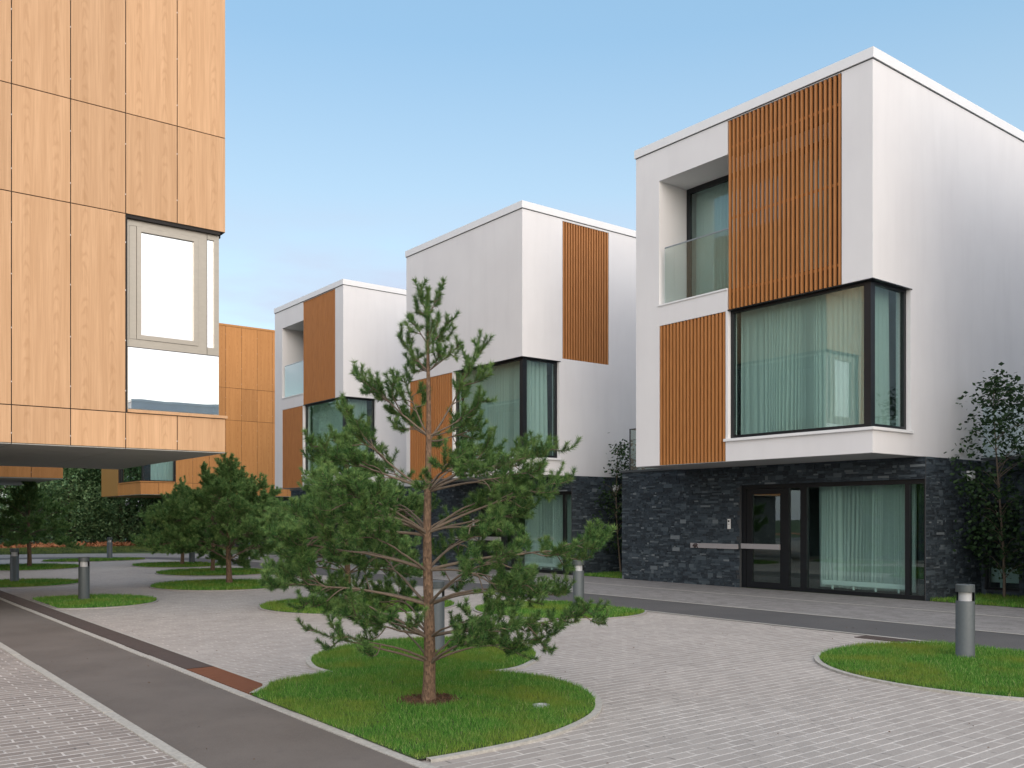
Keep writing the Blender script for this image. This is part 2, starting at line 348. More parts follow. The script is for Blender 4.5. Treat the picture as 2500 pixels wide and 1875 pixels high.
def grid_wall(mb, axis, p0, p1, a0, a1, h0, h1, holes):
    """wall slab between p0..p1 on `axis` ('x': plane normal x, runs along y; 'y': runs along x), with rectangular holes (a0,a1,h0,h1)"""
    A = sorted({a0, a1, *[min(max(v, a0), a1) for h in holes for v in h[:2]]})
    H = sorted({h0, h1, *[min(max(v, h0), h1) for h in holes for v in h[2:]]})
    def solid(i, j):
        if i < 0 or j < 0 or i >= len(A) - 1 or j >= len(H) - 1: return False
        a = (A[i] + A[i+1]) / 2; h = (H[j] + H[j+1]) / 2
        return not any(q[0] < a < q[1] and q[2] < h < q[3] for q in holes)
    def P(p, a, h): return (p, a, h) if axis == 'x' else (a, p, h)
    for i in range(len(A) - 1):
        for j in range(len(H) - 1):
            if not solid(i, j): continue
            l, r, b, t = A[i], A[i+1], H[j], H[j+1]
            for p in (p0, p1): mb.quad(P(p, l, b), P(p, r, b), P(p, r, t), P(p, l, t))
            if not solid(i-1, j): mb.quad(P(p0, l, b), P(p1, l, b), P(p1, l, t), P(p0, l, t))
            if not solid(i+1, j): mb.quad(P(p0, r, b), P(p1, r, b), P(p1, r, t), P(p0, r, t))
            if not solid(i, j-1): mb.quad(P(p0, l, b), P(p1, l, b), P(p1, r, b), P(p0, r, b))
            if not solid(i, j+1): mb.quad(P(p0, l, t), P(p1, l, t), P(p1, r, t), P(p0, r, t))

def fix_normals(ob):
    import bmesh
    bm = bmesh.new(); bm.from_mesh(ob.data); bmesh.ops.remove_doubles(bm, verts=bm.verts, dist=1e-4)
    bmesh.ops.recalc_face_normals(bm, faces=bm.faces); bm.to_mesh(ob.data); bm.free()

def empty(name, loc):
    o = D.objects.new(name, None); o.location = loc; o.empty_display_size = .3; C.objects.link(o); return o
def tag(o, label=None, cat=None, group=None, kind=None):
    if label: o['label'] = label
    if cat: o['category'] = cat
    if group: o['group'] = group
    if kind: o['kind'] = kind
    return o
def npmesh(name, verts, tris, mat, parent=None, tint=None, smooth=False):
    me = D.meshes.new(name); n = len(verts); f = len(tris)
    me.vertices.add(n); me.vertices.foreach_set('co', np.asarray(verts, np.float32).ravel())
    k = tris.shape[1]
    me.loops.add(f * k); me.loops.foreach_set('vertex_index', tris.astype(np.int32).ravel())
    me.polygons.add(f); me.polygons.foreach_set('loop_start', np.arange(0, f * k, k, dtype=np.int32))
    me.update(calc_edges=True)
    if tint is not None:
        at = me.attributes.new('tint', 'FLOAT', 'POINT'); at.data.foreach_set('value', np.asarray(tint, np.float32))
    me.materials.append(M[mat])
    if smooth: me.shade_smooth()
    ob = D.objects.new(name, me); C.objects.link(ob)
    if parent is not None: ob.parent = parent
    return ob

# ------------------------------------------------------------------ ground
def strip(name, x0, x1, y0, y1, z, mat):
    mb = MB(); n = max(1, int(abs(y1 - y0) / 20))
    mb.quad((x0, y0, z), (x1, y0, z), (x1, y1, z), (x0, y1, z))
    return tag(mb.build(name, mat), kind='structure')
g = MB(); g.quad((-400, -400, -.012), (400, -400, -.012), (400, 400, -.012), (-400, 400, -.012))
tag(g.build('ground', 'lawn'), kind='structure')
strip('plaza_paving', 3.20, 11.58, -60, 40.0, 0, 'paver')
strip('footpath_paving', -30, 1.98, -60, 60, 0, 'paver2')
strip('driveway_paving', 13.2, 17.22, -60, 34.0, 0.0, 'paver3')

def road_path(off0, off1, z, name, mat, y_start=-60):
    """strip that runs along +Y then turns left in an arc and runs along -X; offsets are the X of its edges"""
    cx, cy = 5.6, 34.0
    mb = MB(); pts = []
    def row(off):
        r = off - cx
        P = [(off, y) for y in (y_start, 0, 20, cy) if y >= y_start]
        P += [(cx + r * math.cos(a), cy + r * math.sin(a)) for a in [R(90) * i / 24 for i in range(1, 25)]]
        P += [(x, cy + r) for x in (0, -20, -60)]
        return P
    a, b = row(off0), row(off1)
    for i in range(len(a) - 1):
        mb.quad((*a[i], z), (*b[i], z), (*b[i+1], z), (*a[i+1], z))
    return tag(mb.build(name, mat), kind='structure')
road_path(11.58, 13.2, .004, 'asphalt_road', 'road')
road_path(11.50, 11.58, .009, 'road_edge_kerb', 'kerb')
road_path(13.2, 13.28, .009, 'road_outer_kerb', 'kerb')
road_path(13.28, 17.0, .0035, 'outer_paving', 'paver3', y_start=34)
strip('asphalt_path', 2.06, 3.14, -60, 60, .004, 'asphalt')
def kerb(name, x0, x1, y0, y1, z=.012):
    mb = MB(); rnd = random.Random(int(x0 * 100))
    y = y0
    while y < y1:
        e = min(y + 1.0, y1); dx = rnd.uniform(-.004, .004)
        mb.box(x0 + dx, x1 + dx, y + .003, e - .003, -.05, z + rnd.uniform(-.002, .003)); y = e
    return tag(mb.build(name, 'kerb', bevel=.004), kind='structure')
kerb('path_kerb', 1.98, 2.06, -5, 60); kerb('path_kerb', 3.14, 3.22, -5, 60, .014)
kerb('channel_edge', 3.535, 3.575, 7.9, 46, .008)
strip('driveway_edge_strip', 15.40, 15.50, -10, 34, .006, 'kerb')
strip('house_lawn', 17.225, 40, -60, 46, .002, 'lawn')

# drainage gratings (slotted covers)
def grate(x0, x1, y0, y1, mat, label, pitch=.022):
    root = empty('drain_grate', ((x0+x1)/2, y0, 0)); tag(root, label, 'drain grate')
    mb = MB(); y = y0; k = 0
    while y < y1 - .01:
        mb.box(x0 + .008, x1 - .008, y, y + pitch * .62, .002, .010); y += pitch; k += 1
    mb.build('grating', mat, root)
    f = MB(); f.box(x0, x0 + .008, y0, y1, .001, .012); f.box(x1 - .008, x1, y0, y1, .001, .012)
    yy = y0
    while yy < y1: f.box(x0 + .009, x1 - .009, yy, yy + .012, .003, .0115); yy += .5
    f.build('rim', mat, root)
    v = MB(); v.quad((x0, y0, .0015), (x1, y0, .0015), (x1, y1, .0015), (x0, y1, .0015)); v.build('channel', 'void', root)
    return root
grate(3.24, 3.53, 7.6, 9.78, 'rust', 'rusty brown end stretch of the channel grating beside the front lawn')
grate(3.24, 3.53, 9.79, 40., 'iron', 'long dark grey channel grating running along the asphalt path', .034)
grate(11.2, 11.48, 6.2, 6.95, 'iron', 'short dark drain grating at the road edge by the right lawn', .03)

# ------------------------------------------------------------------ lawns
def catmull(pts, n=8):
    """pts: (x, y, corner?) closed"""
    out = []; N = len(pts)
    for i in range(N):
        p0, p1, p2, p3 = [np.array(pts[(i + k) % N][:2], float) for k in (-1, 0, 1, 2)]
        if len(pts[i]) > 2: p0 = p1
        if len(pts[(i + 1) % N]) > 2: p3 = p2
        for k in range(n):
            t = k / n
            out.append(tuple(.5 * ((2 * p1) + (-p0 + p2) * t + (2*p0 - 5*p1 + 4*p2 - p3) * t*t + (-p0 + 3*p1 - 3*p2 + p3) * t**3)))
    return out
def circle(cx, cy, rx, ry=None, xmin=None, xmax=None, rot=0):
    ry = ry or rx; out = []
    for i in range(64):
        a = 2 * math.pi * i / 64
        x = cx + rx * math.cos(a) * math.cos(rot) - ry * math.sin(a) * math.sin(rot); y = cy + rx * math.cos(a) * math.sin(rot) + ry * math.sin(a) * math.cos(rot)
        if xmin is not None: x = max(x, xmin)
        if xmax is not None: x = min(x, xmax)
        out.append((x, y))
    return out
def offset_poly(P, d):
    n = len(P); out = []
    area = sum(P[i][0] * P[(i+1) % n][1] - P[(i+1) % n][0] * P[i][1] for i in range(n))
    s = 1 if area > 0 else -1
    for i in range(n):
        a, b = P[i-1], P[(i+1) % n]
        tx, ty = b[0]-a[0], b[1]-a[1]; l = math.hypot(tx, ty) or 1
        out.append((P[i][0] + s * ty / l * d, P[i][1] - s * tx / l * d))
    return out
def inside(P, x, y):
    c = np.zeros(len(x), bool); n = len(P)
    for i in range(n):
        x0, y0 = P[i-1]; x1, y1 = P[i]
        if y0 == y1: continue
        m = ((y0 > y) != (y1 > y)) & (x < (x1 - x0) * (y - y0) / (y1 - y0) + x0)
        c ^= m
    return c
def grass_on(P, density, hgt, wid, seed, z=.02, holes=(), name='grass', mat='grass', kind='stuff'):
    rg = np.random.default_rng(seed)
    xs = [p[0] for p in P]; ys = [p[1] for p in P]
    n = int((max(xs) - min(xs)) * (max(ys) - min(ys)) * density)
    x = rg.uniform(min(xs), max(xs), n); y = rg.uniform(min(ys), max(ys), n)
    k = inside(P, x, y)
    for hx, hy, hr in holes: k &= ((x - hx) ** 2 + (y - hy) ** 2) > (hr * rg.uniform(.8, 1.15, n)) ** 2
    x = x[k]; y = y[k]; n = len(x)
    clump = .75 + .5 * np.sin(x * 5.1 + np.sin(y * 3.7) * 2) * np.sin(y * 4.3 + 1.3 * np.sin(x * 2.9))
    h = hgt * rg.uniform(.45, 1.2, n) * (.8 + .3 * clump); a = rg.uniform(0, 2 * np.pi, n); ln = rg.uniform(.1, .9, n) * h
    la = rg.uniform(0, 2 * np.pi, n); w = wid * rg.uniform(.6, 1.3, n)
    b = np.stack([x, y, np.full(n, z)], 1)
    d = np.stack([np.cos(a) * w / 2, np.sin(a) * w / 2, np.zeros(n)], 1)
    tip = b + np.stack([np.cos(la) * ln, np.sin(la) * ln, h], 1)
    v = np.stack([b - d, b + d, tip], 1).reshape(-1, 3)
    t = np.arange(3 * n).reshape(-1, 3)
    return tag(npmesh(name, v, t, mat), kind=kind)
def lawn(P, density, hgt, wid, seed, holes=(), kerbw=None):
    kerbw = kerbw or (.06 if seed < 3 else .04)
    P2 = offset_poly(P, kerbw)
    mb = MB(); b = [(x, y, .018) for x, y in P]; mb.quad(*b)
    tag(mb.build('lawn_bed', 'lawn'), kind='structure')
    k = MB(); n = len(P)
    for i in range(n):
        j = (i + 1) % n
        dz = .022
        if P[i][0] < 3.3 and P[j][0] < 3.3: continue
        k.quad((*P[i], dz), (*P[j], dz), (*P2[j], dz), (*P2[i], dz))
        k.quad((*P2[i], dz), (*P2[j], dz), (*P2[j], -.02), (*P2[i], -.02))
        k.quad((*P[i], dz), (*P[j], dz), (*P[j], -.02), (*P[i], -.02))
    ko = k.build('lawn_kerb', 'kerb' if seed < 3 else 'kerb_dull'); tag(ko, kind='structure'); fix_normals(ko)
    grass_on(P, density, hgt, wid, seed, holes=holes)

main = catmull([(3.210, 5.15, 1), (3.6, 5.13), (4.1, 5.15), (4.53, 5.25), (5.03, 5.48), (5.40, 5.80), (5.68, 6.2), (5.84, 6.65), (5.88, 7.05), (5.80, 7.42), (5.62, 7.70, 1),
                (5.92, 7.69), (6.26, 7.84), (6.72, 8.22), (7.05, 8.75), (7.16, 9.3), (7.02, 9.86), (6.5, 10.32), (5.8, 10.43), (5.1, 10.12), (4.62, 9.65), (4.38, 9.06), (4.37, 8.63, 1),
                (4.0, 8.57), (3.6, 8.40), (3.53, 8.28, 1), (3.210, 7.93, 1)])
lawn(main, 8500, .042, .0055, 1, holes=[(4.32, 6.75, .27), (4.93, 5.96, .07)])
right = circle(10.15, 4.52, 1.83, 1.9, xmax=11.45)
lawn(right, 6500, .045, .0065, 2)
lawn(circle(10.45, 12.15, 1.4, 1.55, xmax=11.45), 3200, .05, .009, 3)
lawn(circle(8.15, 15.1, 1.75), 2200, .05, .011, 4)
lawn(circle(4.35, 18.8, 1.22, 1.45, xmin=3.62), 2200, .05, .012, 5)
lawn(circle(7.95, 21.5, 1.55, 1.75), 1600, .055, .014, 6)
lawn(circle(4.2, 25.0, 1.42, xmin=3.62), 1500, .055, .015, 7)
lawn(circle(9.7, 26.7, 1.6, 1.85), 1200, .06, .017, 8)
lawn(circle(10.2, 31.6, 1.4, 1.75, xmax=11.4), 1000, .06, .019, 9)
lawn(circle(5.75, 33.0, 1.7, 1.9), 1000, .06, .019, 10)
lawn(circle(8.9, 37.2, 1.8, 1.2), 900, .06, .02, 11)
# grass strips between the houses
for y0, y1, sd in ((7.25, 9.1, 21), (17.5, 19.35, 22), (27.8, 29.8, 23)):
    grass_on([(17.24, y0), (19.3, y0), (19.3, y1), (17.24, y1)], 1600, .07, .014, sd, z=.003)
# verge beyond the cross road, bark mulch and wood edge
strip('verge', -70, 60, 45.5, 53.6, .001, 'lawn')
grass_on([(-6, 45.6), (22, 45.6), (22, 53.4), (-6, 53.4)], 260, .10, .035, 31, z=.002, name='verge_grass', mat='verge')
strip('mulch_bed', -70, 60, 53.6, 58.6, .003, 'mulch')
def chips(cx, cy, r, n, seed, name, mat, size):
    rg = np.random.default_rng(seed); a = rg.uniform(0, 2*np.pi, n); q = r * np.sqrt(rg.uniform(0, 1, n))
    c = np.stack([cx + q*np.cos(a), cy + q*np.sin(a), rg.uniform(.022, .042, n)], 1)
    e1 = rg.normal(size=(n, 3)); e1 /= np.linalg.norm(e1, axis=1)[:, None]; e2 = np.cross(e1, rg.normal(size=(n, 3))); e2 /= np.linalg.norm(e2, axis=1)[:, None]
    s = size * rg.uniform(.5, 1.4, n)[:, None]
    v = np.stack([c - e1*s, c - e2*s*.4, c + e1*s, c + e2*s*.4], 1).reshape(-1, 3); v[:, 2] = np.maximum(v[:, 2], .02)
    return tag(npmesh(name, v, np.arange(4*n).reshape(-1, 4), mat), kind='stuff')
mb = MB(); mb.quad(*[(4.32 + .26 * math.cos(a) * (1 + .12 * math.sin(3*a)), 6.75 + .26 * math.sin(a) * (1 + .1 * math.cos(2*a)), .021) for a in [2*math.pi*i/32 for i in range(32)]])
tag(mb.build('soil_ring', 'soil'), kind='structure')
chips(4.32, 6.75, .27, 900, 5, 'bark_chips', 'soil', .014)
rg = np.random.default_rng(77); n = 9000
xx = rg.uniform(-10, 24, n); yy = rg.uniform(54.6, 58.4, n); zz = rg.uniform(0, .14, n)
c = np.stack([xx, yy, zz], 1); e1 = rg.normal(size=(n, 3)) * .07; e2 = rg.normal(size=(n, 3)) * .05
v = np.stack([c - e1, c - e2, c + e1, c + e2], 1).reshape(-1, 3)
tag(npmesh('mulch_chips', v, np.arange(4*n).reshape(-1, 4), 'mulch'), kind='stuff')

# ground spotlight in the lawn
def ground_light(x, y, label):
    r = empty('ground_light', (x, y, 0)); tag(r, label, 'ground light')
    MB().lathe(x, y, [(0.0, .03), (.05, .03), (.052, .036), (.075, .036), (.078, .02), (.078, 0)], 28).build('rim', 'steel', r, smooth=False)
    MB().lathe(x, y, [(0.0, .0345), (.049, .0345), (.049, .031)], 28).build('lens', 'lens', r)
ground_light(4.93, 5.96, 'small round steel spotlight sunk in the front lawn near its paved edge')
ground_light(6.18, 9.1, 'small round light sunk in the rear lobe of the front lawn beside the bollard')

# ------------------------------------------------------------------ bollards
def bollard(label, x, y, rot=0.):
    r = empty('bollard_light', (x, y, 0)); tag(r, label, 'bollard', 'cylindrical grey bollard lights on the lawns')
    b = MB(); rad = .100
    b.lathe(x, y, [(rad + .004, -.02), (rad + .004, .03), (rad, .032), (rad, .66), (rad - .003, .664), (rad - .022, .664)], 40)
    b.build('body', 'bollard', r, smooth=False)
    for p in r.children:
        for q in p.data.polygons: q.use_smooth = abs(q.normal.z) < .3
    s = MB(); s.lathe(x, y, [(rad, .6655), (rad, .765), (rad - .006, .765), (rad - .006, .6655)], 24, R(-45) + rot, R(125) + rot)
    s.build('shield', 'bollard', r)
    l = MB(); l.lathe(x, y, [(rad - .03, .664), (rad - .03, .7645)], 32); l.build('lens', 'lens', r, smooth=True)
    c = MB(); c.lathe(x, y, [(0, .765), (rad - .001, .765), (rad, .767), (rad, .846), (rad - .004, .85), (0, .85)], 40)
    c.build('cap', 'bollard', r)
    for q in c and r.children[-1].data.polygons: q.use_smooth = abs(q.normal.z) < .3
    return r
bollard('grey bollard light on the right hand lawn, nearest and largest', 10.45, 5.1, R(-35))
bollard('grey bollard light half hidden behind the trunk of the front pine', 6.03, 9.25, R(20))
bollard('grey bollard light on the lawn before the second white house, behind the front pine branches', 11.0, 12.25, R(20))
bollard('grey bollard light on the small lawn beside the channel grating on the left', 4.37, 19.1, R(20))
bollard('grey bollard light near the left edge of the view, beyond the lawn by the grating', 4.24, 25.5, R(20))
bollard('far grey bollard light standing in front of the dark wood', 9.8, 40.2, R(20)).location = (9.6, 37.9, 0)
bollard('faint far bollard light partly behind the second pine', 12.6, 37.8, R(20)).location = (11.0, 32.6, 0)

# ------------------------------------------------------------------ stone facing
def stones(mb, axis, p, a0, a1, h0, h1, holes, seed, out=-1):
    rnd = random.Random(seed); h = h0; course = .098
    while h < h1 - .01:
        ht = min(course, h1 - h)
        a = a0
        while a < a1 - .005:
            w = min(rnd.choice([.09, .12, .16, .2, .24, .3]), a1 - a)
            if a1 - a - w < .05: w = a1 - a
            sub = rnd.choice([1, 2, 2, 3]) if ht > .08 else 1
            for k in range(sub):
                q0 = h + ht * k / sub; q1 = h + ht * (k + 1) / sub
                if sub > 1 and rnd.random() < .5:
                    cuts = [a, a + w * rnd.uniform(.35, .65), a + w]
                else: cuts = [a, a + w]
                for c0, c1 in zip(cuts, cuts[1:]):
                    cm, qm = (c0 + c1) / 2, (q0 + q1) / 2
                    if any(H[0] < cm < H[1] and H[2] < qm < H[3] for H in holes): continue
                    d0, d1 = c0, c1; r0, r1 = q0, q1
                    for H in holes:
                        if H[2] < qm < H[3]:
                            if c0 < H[0] < c1: d1 = H[0]
                            if c0 < H[1] < c1: d0 = H[1]
                        if H[0] < cm < H[1]:
                            if q0 < H[3] < q1: r0 = H[3]
                    pr = rnd.uniform(.008, .032)
                    if axis == 'x': mb.box(p, p + out * pr, d0 + .002, d1 - .002, r0 + .002, r1 - .002)
                    else: mb.box(d0 + .002, d1 - .002, p, p + out * pr, r0 + .002, r1 - .002)
            a += w
        h += ht

def curtain_mesh(mb, axis, p, a0, a1, h0, h1, seed, amp=.035, pitch=.11):
    rnd = random.Random(seed); n = int((a1 - a0) / .012); pts = []; ph = rnd.uniform(0, 6)
    for i in range(n + 1):
        a = a0 + (a1 - a0) * i / n
        ph += (a1 - a0) / n * 2 * math.pi / (pitch * (1 + .45 * math.sin(a * 2.1 + seed) + .35 * math.sin(a * 7.3 + 2 * seed)))
        pts.append((a, p + amp * math.sin(ph) * (.7 + .5 * math.sin(a * 3.3 + seed * 1.7)), rnd.uniform(-.003, .003)))
    lv = 5; b = len(mb.v)
    for k in range(lv):
        h = h0 + (h1 - h0) * k / (lv - 1); sc_ = .6 + .6 * (1 - k / (lv - 1))
        for a, q, e_ in pts:
            q2 = p + (q - p) * sc_ + e_; a2 = a + .03 * (1 - k / (lv - 1)) * math.sin(a * 4 + seed)
            mb.v.append((q2, a2, h) if axis == 'x' else (a2, q2, h))
    m = len(pts)
    for k in range(lv - 1):
        for i in range(m - 1):
            mb.f.append((b + k*m + i, b + k*m + i + 1, b + (k+1)*m + i + 1, b + (k+1)*m + i))

def slats(mb, axis, p0, p1, a0, a1, h0, h1, pitch=.1025, w=.047, seed=1, cut=True):
    rnd = random.Random(seed); n = max(1, round((a1 - a0) / pitch)); pt = (a1 - a0) / n
    for i in range(n):
        a = a0 + pt * (i + .5) - w / 2; 
        q0, q1 = h0 + .004, h1 - .004
        if axis == 'x': mb.box(p0, p1, a, a + w, q0, q1)
        else: mb.box(a, a + w, p0, p1, q0, q1)

# ------------------------------------------------------------------ white houses
def white_house(Y0, label, kind, number=None, full=True, seed=0):
    X0 = 15.5; XB = 26.5; W = 6.0; d = .09
    root = empty('white_house', (X0, Y0, 0)); tag(root, label, 'house', 'white cube houses in a row')
    y = lambda s: Y0 + s
    x = lambda a: X0 + a
    # --- rendered upper box
    w = MB()
    holes = [(y(-1), y(3.31), 3.27, 5.985)]
    if kind == 'loggia': holes += [(y(3.32), y(5.27), 6.45, 9.27), (y(.63), y(3.3205), 5.984, 9.97)]
    holes += [(y(3.37), y(5.27 if kind == 'loggia' else 5.8), 2.7, 5.97)]
    grid_wall(w, 'x', X0, x(.3), Y0, y(W), 2.8, 10.0, holes)
    hy = [(x(.2), x(1.32), 3.27, 5.985)]
    if kind == 'blank': hy += [(x(1.44), x(3.23), 6.07, 9.93)]
    grid_wall(w, 'y', Y0, y(.3), x(.3), XB, 2.8, 10.0, hy)
    grid_wall(w, 'y', y(W - .3), y(W), x(.3), XB, 2.8, 10.0, [])
    grid_wall(w, 'x', XB - .3, XB, y(.3), y(W - .3), 2.8, 10.0, [])
    wo_ = w.build('wall', 'white', root); fix_normals(wo_)
    # roof deck + cap
    r = MB(); r.box(x(.3), XB - .3, y(.3), y(W - .3), 9.7, 9.85); r.build('roof', 'coping', root)
    c = MB()
    c.box(x(-.03), x(.34), y(-.03), y(W + .03), 10.0, 10.19); c.box(x(.34), XB + .03, y(-.03), y(.34), 10.0, 10.19)
    c.box(x(.34), XB + .03, y(W - .34), y(W + .03), 10.0, 10.19); c.box(XB - .34, XB + .03, y(.34), y(W - .34), 10.0, 10.19)
    c.build('roof_cap', 'cap', root)
    sh = MB(); sh.box(x(-.006), x(.2), y(-.006), y(W + .006), 9.982, 9.9985); sh.box(x(.2), XB, y(-.006), y(.1), 9.982, 9.9985); sh.build('cap_shadow_strip', 'coping', root)  # thin dark strip, stands in for the shadow line under the cap
    # soffit
    s = MB(); s.box(x(.3), XB - .3, y(.3), y(W - .3), 2.815, 3.0); s.build('floor_slab', 'soffit', root)
    so = MB(); so.box(x(.0), x(1.72), y(.0), y(W), 2.792, 2.7995); so.build('soffit', 'soffit', root)
    # rooms
    fl = MB(); fl.box(x(.3), XB - .3, y(.3), y(W - .3), 3.0, 3.05)
    fl.box(x(.3), XB - .3, y(.3), y(W - .3), 6.1, 6.4); fl.box(x(3.2), x(3.3), y(.3), y(W - .3), 3.05, 6.1)
    fl.box(x(4.2), x(4.3), y(.3), y(W - .3), 6.4, 9.7); fl.build('room_shell', 'room', root)
    # --- corner window
    f = MB(); fx0, fx1 = x(d), x(d + .08); fy0, fy1 = y(d), y(d + .08); z0, z1 = 3.275, 5.98
    f.box(fx0, fx1 + .06, fy0, fy1 + .06, z0, z1)                       # corner post
    f.box(fx0, fx1, fy1 + .06, y(3.31), z0, z0 + .07); f.box(fx0, fx1, fy1 + .06, y(3.31), z1 - .06, z1)
    f.box(fx0, fx1, y(3.23), y(3.308), z0 + .07, z1 - .06)
    f.box(fx1 + .06, x(1.318), fy0, fy1, z0, z0 + .07); f.box(fx1 + .06, x(1.318), fy0, fy1, z1 - .06, z1)
    f.box(x(1.24), x(1.318), fy0, fy1, z0 + .07, z1 - .06)
    f.box(x(-.012), fx0, y(-.012), y(3.31), z1 - .012, z1 + .006); f.box(fx0, x(1.36), y(-.012), fy0, z1 - .012, z1 + .006)
    win = f.build('window', 'frame', root)
    p = MB(); p.box(x(d + .035), x(d + .045), y(d + .14), y(3.23), z0 + .07, z1 - .06); p.build('pane', 'glass', win)
    p = MB(); p.box(x(d + .14), x(1.24), y(d + .035), y(d + .045), z0 + .07, z1 - .06); p.build('pane', 'glass', win)
    sl = MB(); sl.box(x(-.045), x(d), y(-.045), y(3.40), 3.215, 3.272); sl.box(x(d), x(1.36), y(-.045), y(d), 3.215, 3.272)
    sl.build('sill', 'cap', win, bevel=.004)
    cu = MB(); curtain_mesh(cu, 'x', x(.36), y(.42), y(3.24), 3.06, 6.09, seed + 1)
    cu.build('curtain', 'sheer', win, smooth=True)
    cu = MB(); curtain_mesh(cu, 'x', x(.47), y(.3 if kind == 'loggia' else .2), y(1.5 if kind == 'loggia' else 1.3), 3.06, 6.09, seed + 2, pitch=.08)
    curtain_mesh(cu, 'x', x(.47), y(2.0), y(2.55), 3.06, 6.09, seed + 3, pitch=.08)
    cu.build('curtain', 'drape', win, smooth=True)
    cu = MB(); curtain_mesh(cu, 'y', y(.37), x(.40), x(1.15), 3.06, 6.09, seed + 5, pitch=.10)
    cu.build('curtain', 'drape' if kind == 'blank' else 'sheer', win, smooth=True)
    # --- lower batten screen
    e_ = 5.27 if kind == 'loggia' else 5.8
    b = MB(); slats(b, 'x', x(.004), x(.075), y(3.37), y(e_), 2.8, 5.965, seed=seed); sc1 = b.build('slat_screen', 'batten', root)
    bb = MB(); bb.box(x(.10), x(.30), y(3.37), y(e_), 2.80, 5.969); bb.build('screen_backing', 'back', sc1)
    if kind == 'loggia':
        b = MB(); slats(b, 'x', x(.0), x(.062), y(.63), y(3.32), 5.99, 9.965, w=.041, seed=seed + 4)
        for hh in (6.36, 7.9, 9.4): b.box(x(.0625), x(.085), y(.64), y(3.31), hh, hh + .05)
        sc2 = b.build('slat_screen', 'batten', root)
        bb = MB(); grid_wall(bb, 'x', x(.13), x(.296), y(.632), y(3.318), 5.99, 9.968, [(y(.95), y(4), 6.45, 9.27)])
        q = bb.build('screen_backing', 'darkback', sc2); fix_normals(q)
        # loggia lining
        lg = MB(); lg.box(x(.3), x(1.0), y(5.27), y(5.45), 6.3, 9.5); lg.box(x(.3), x(1.0), y(.77), y(.95), 6.3, 9.5)
        lg.box(x(.3), x(1.0), y(.95), y(5.27), 9.27, 9.5); lg.box(x(.3), x(1.0), y(.95), y(5.27), 6.41, 6.45)
        lg.build('balcony_recess', 'white', root)
        dr = MB(); X1 = x(.92)
        dr.box(X1, X1 + .07, y(.96), y(5.26), 9.15, 9.265); dr.box(X1, X1 + .07, y(.96), y(5.26), 6.455, 6.53)
        for s0 in (.96, 2.3, 3.55, 5.16): dr.box(X1, X1 + .07, y(s0), y(s0 + .1), 6.53, 9.15)
        dw = dr.build('balcony_door', 'frame', root)
        for s0, s1 in ((1.06, 2.3), (2.4, 3.55), (3.65, 5.16)):
            pp = MB(); pp.box(X1 + .03, X1 + .04, y(s0), y(s1), 6.53, 9.15); pp.build('pane', 'glass', dw)
        cu = MB(); curtain_mesh(cu, 'x', x(1.2), y(4.0), y(5.2), 6.45, 9.3, seed + 8); curtain_mesh(cu, 'x', x(1.2), y(1.2), y(2.6), 6.45, 9.3, seed + 9)
        cu.build('curtain', 'sheer', dw, smooth=True)
        gl = MB(); gl.box(x(.05), x(.066), y(3.325), y(5.14), 6.47, 7.71); ba = gl.build('balustrade', 'clear', root)
        ra = MB(); ra.box(x(.046), x(.070), y(3.325), y(5.145), 7.71, 7.735); ra.build('handrail', 'steel', ba)
        ls = MB(); ls.box(x(-.02), x(.30), y(3.325), y(5.30), 6.415, 6.449); ls.build('balcony_sill', 'cap', root)
    else:
        b = MB(); slats(b, 'y', y(.004), y(.075), x(1.44), x(3.23), 6.075, 9.925, pitch=.1, w=.043, seed=seed + 4); sc2 = b.build('slat_screen', 'batten', root)
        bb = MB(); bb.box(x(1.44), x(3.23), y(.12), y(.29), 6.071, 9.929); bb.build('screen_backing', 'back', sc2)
    # --- stone ground floor
    SX = 17.2; S0, S1 = Y0 - .09, Y0 + 8.17; top = 2.79
    ho = [(y(-.08), y(4.34), -.1, 2.36)]
    st = MB(); grid_wall(st, 'x', SX, SX + .3, S0, S1, 0, top, ho)
    grid_wall(st, 'y', S1 - .3, S1, SX + .3, XB, 0, top, []); grid_wall(st, 'y', S0, S0 + .3, SX + .3, XB, 0, top, [])
    sw = st.build('stone_wall', 'mortar', root); fix_normals(sw)
    sf = MB(); stones(sf, 'x', SX, S0, S1, 0, top, ho, seed + 11)
    stones(sf, 'y', S0, SX + .02, 19.4, 0, top, [], seed + 12, -1)
    sfm = sf
    cp = MB(); cp.box(SX - .05, XB, y(W), S1 + .04, 2.795, 2.85); cp.build('coping', 'coping', root)
    # terrace balustrade on the stone wing
    gb = MB(); gb.box(SX + .14, SX + .155, y(W + .02), S1 - .14, 2.86, 3.93); gb.box(SX + .14, XB - 4, S1 - .14, S1 - .125, 2.86, 3.93)
    tb = gb.build('terrace_balustrade', 'clear', root)
    rr = MB(); rr.box(SX + .135, SX + .16, y(W + .02), S1 - .12, 3.93, 3.95); rr.box(SX + .16, XB - 4, S1 - .145, S1 - .12, 3.93, 3.95); rr.box(SX + .135, SX + .16, S1 - .145, S1 - .12, 2.85, 3.93)
    rr.build('handrail', 'coping', tb)
    # side wing towards the next house
    wg = MB(); V0 = Y0 - 2.1; V1 = S0 - .02
    grid_wall(wg, 'x', 19.42, 19.7, V0, V1, 0, 2.79, [(y(-.87), y(-.18), .12, 1.9)])
    wo2 = wg.build('side_wall', 'mortar', root); fix_normals(wo2)
    stones(sfm, 'x', 19.42, V0, V1, 0, 2.79, [(y(-.87), y(-.18), .12, 1.9)], seed + 13); sfm.build('stone_facing', 'stone', root)
    wr = MB(); wr.box(19.7, XB, V0, V1, 2.6, 2.795); wr.box(19.38, XB, V0, V1, 2.797, 2.85); wr.build('side_roof', 'coping', root)
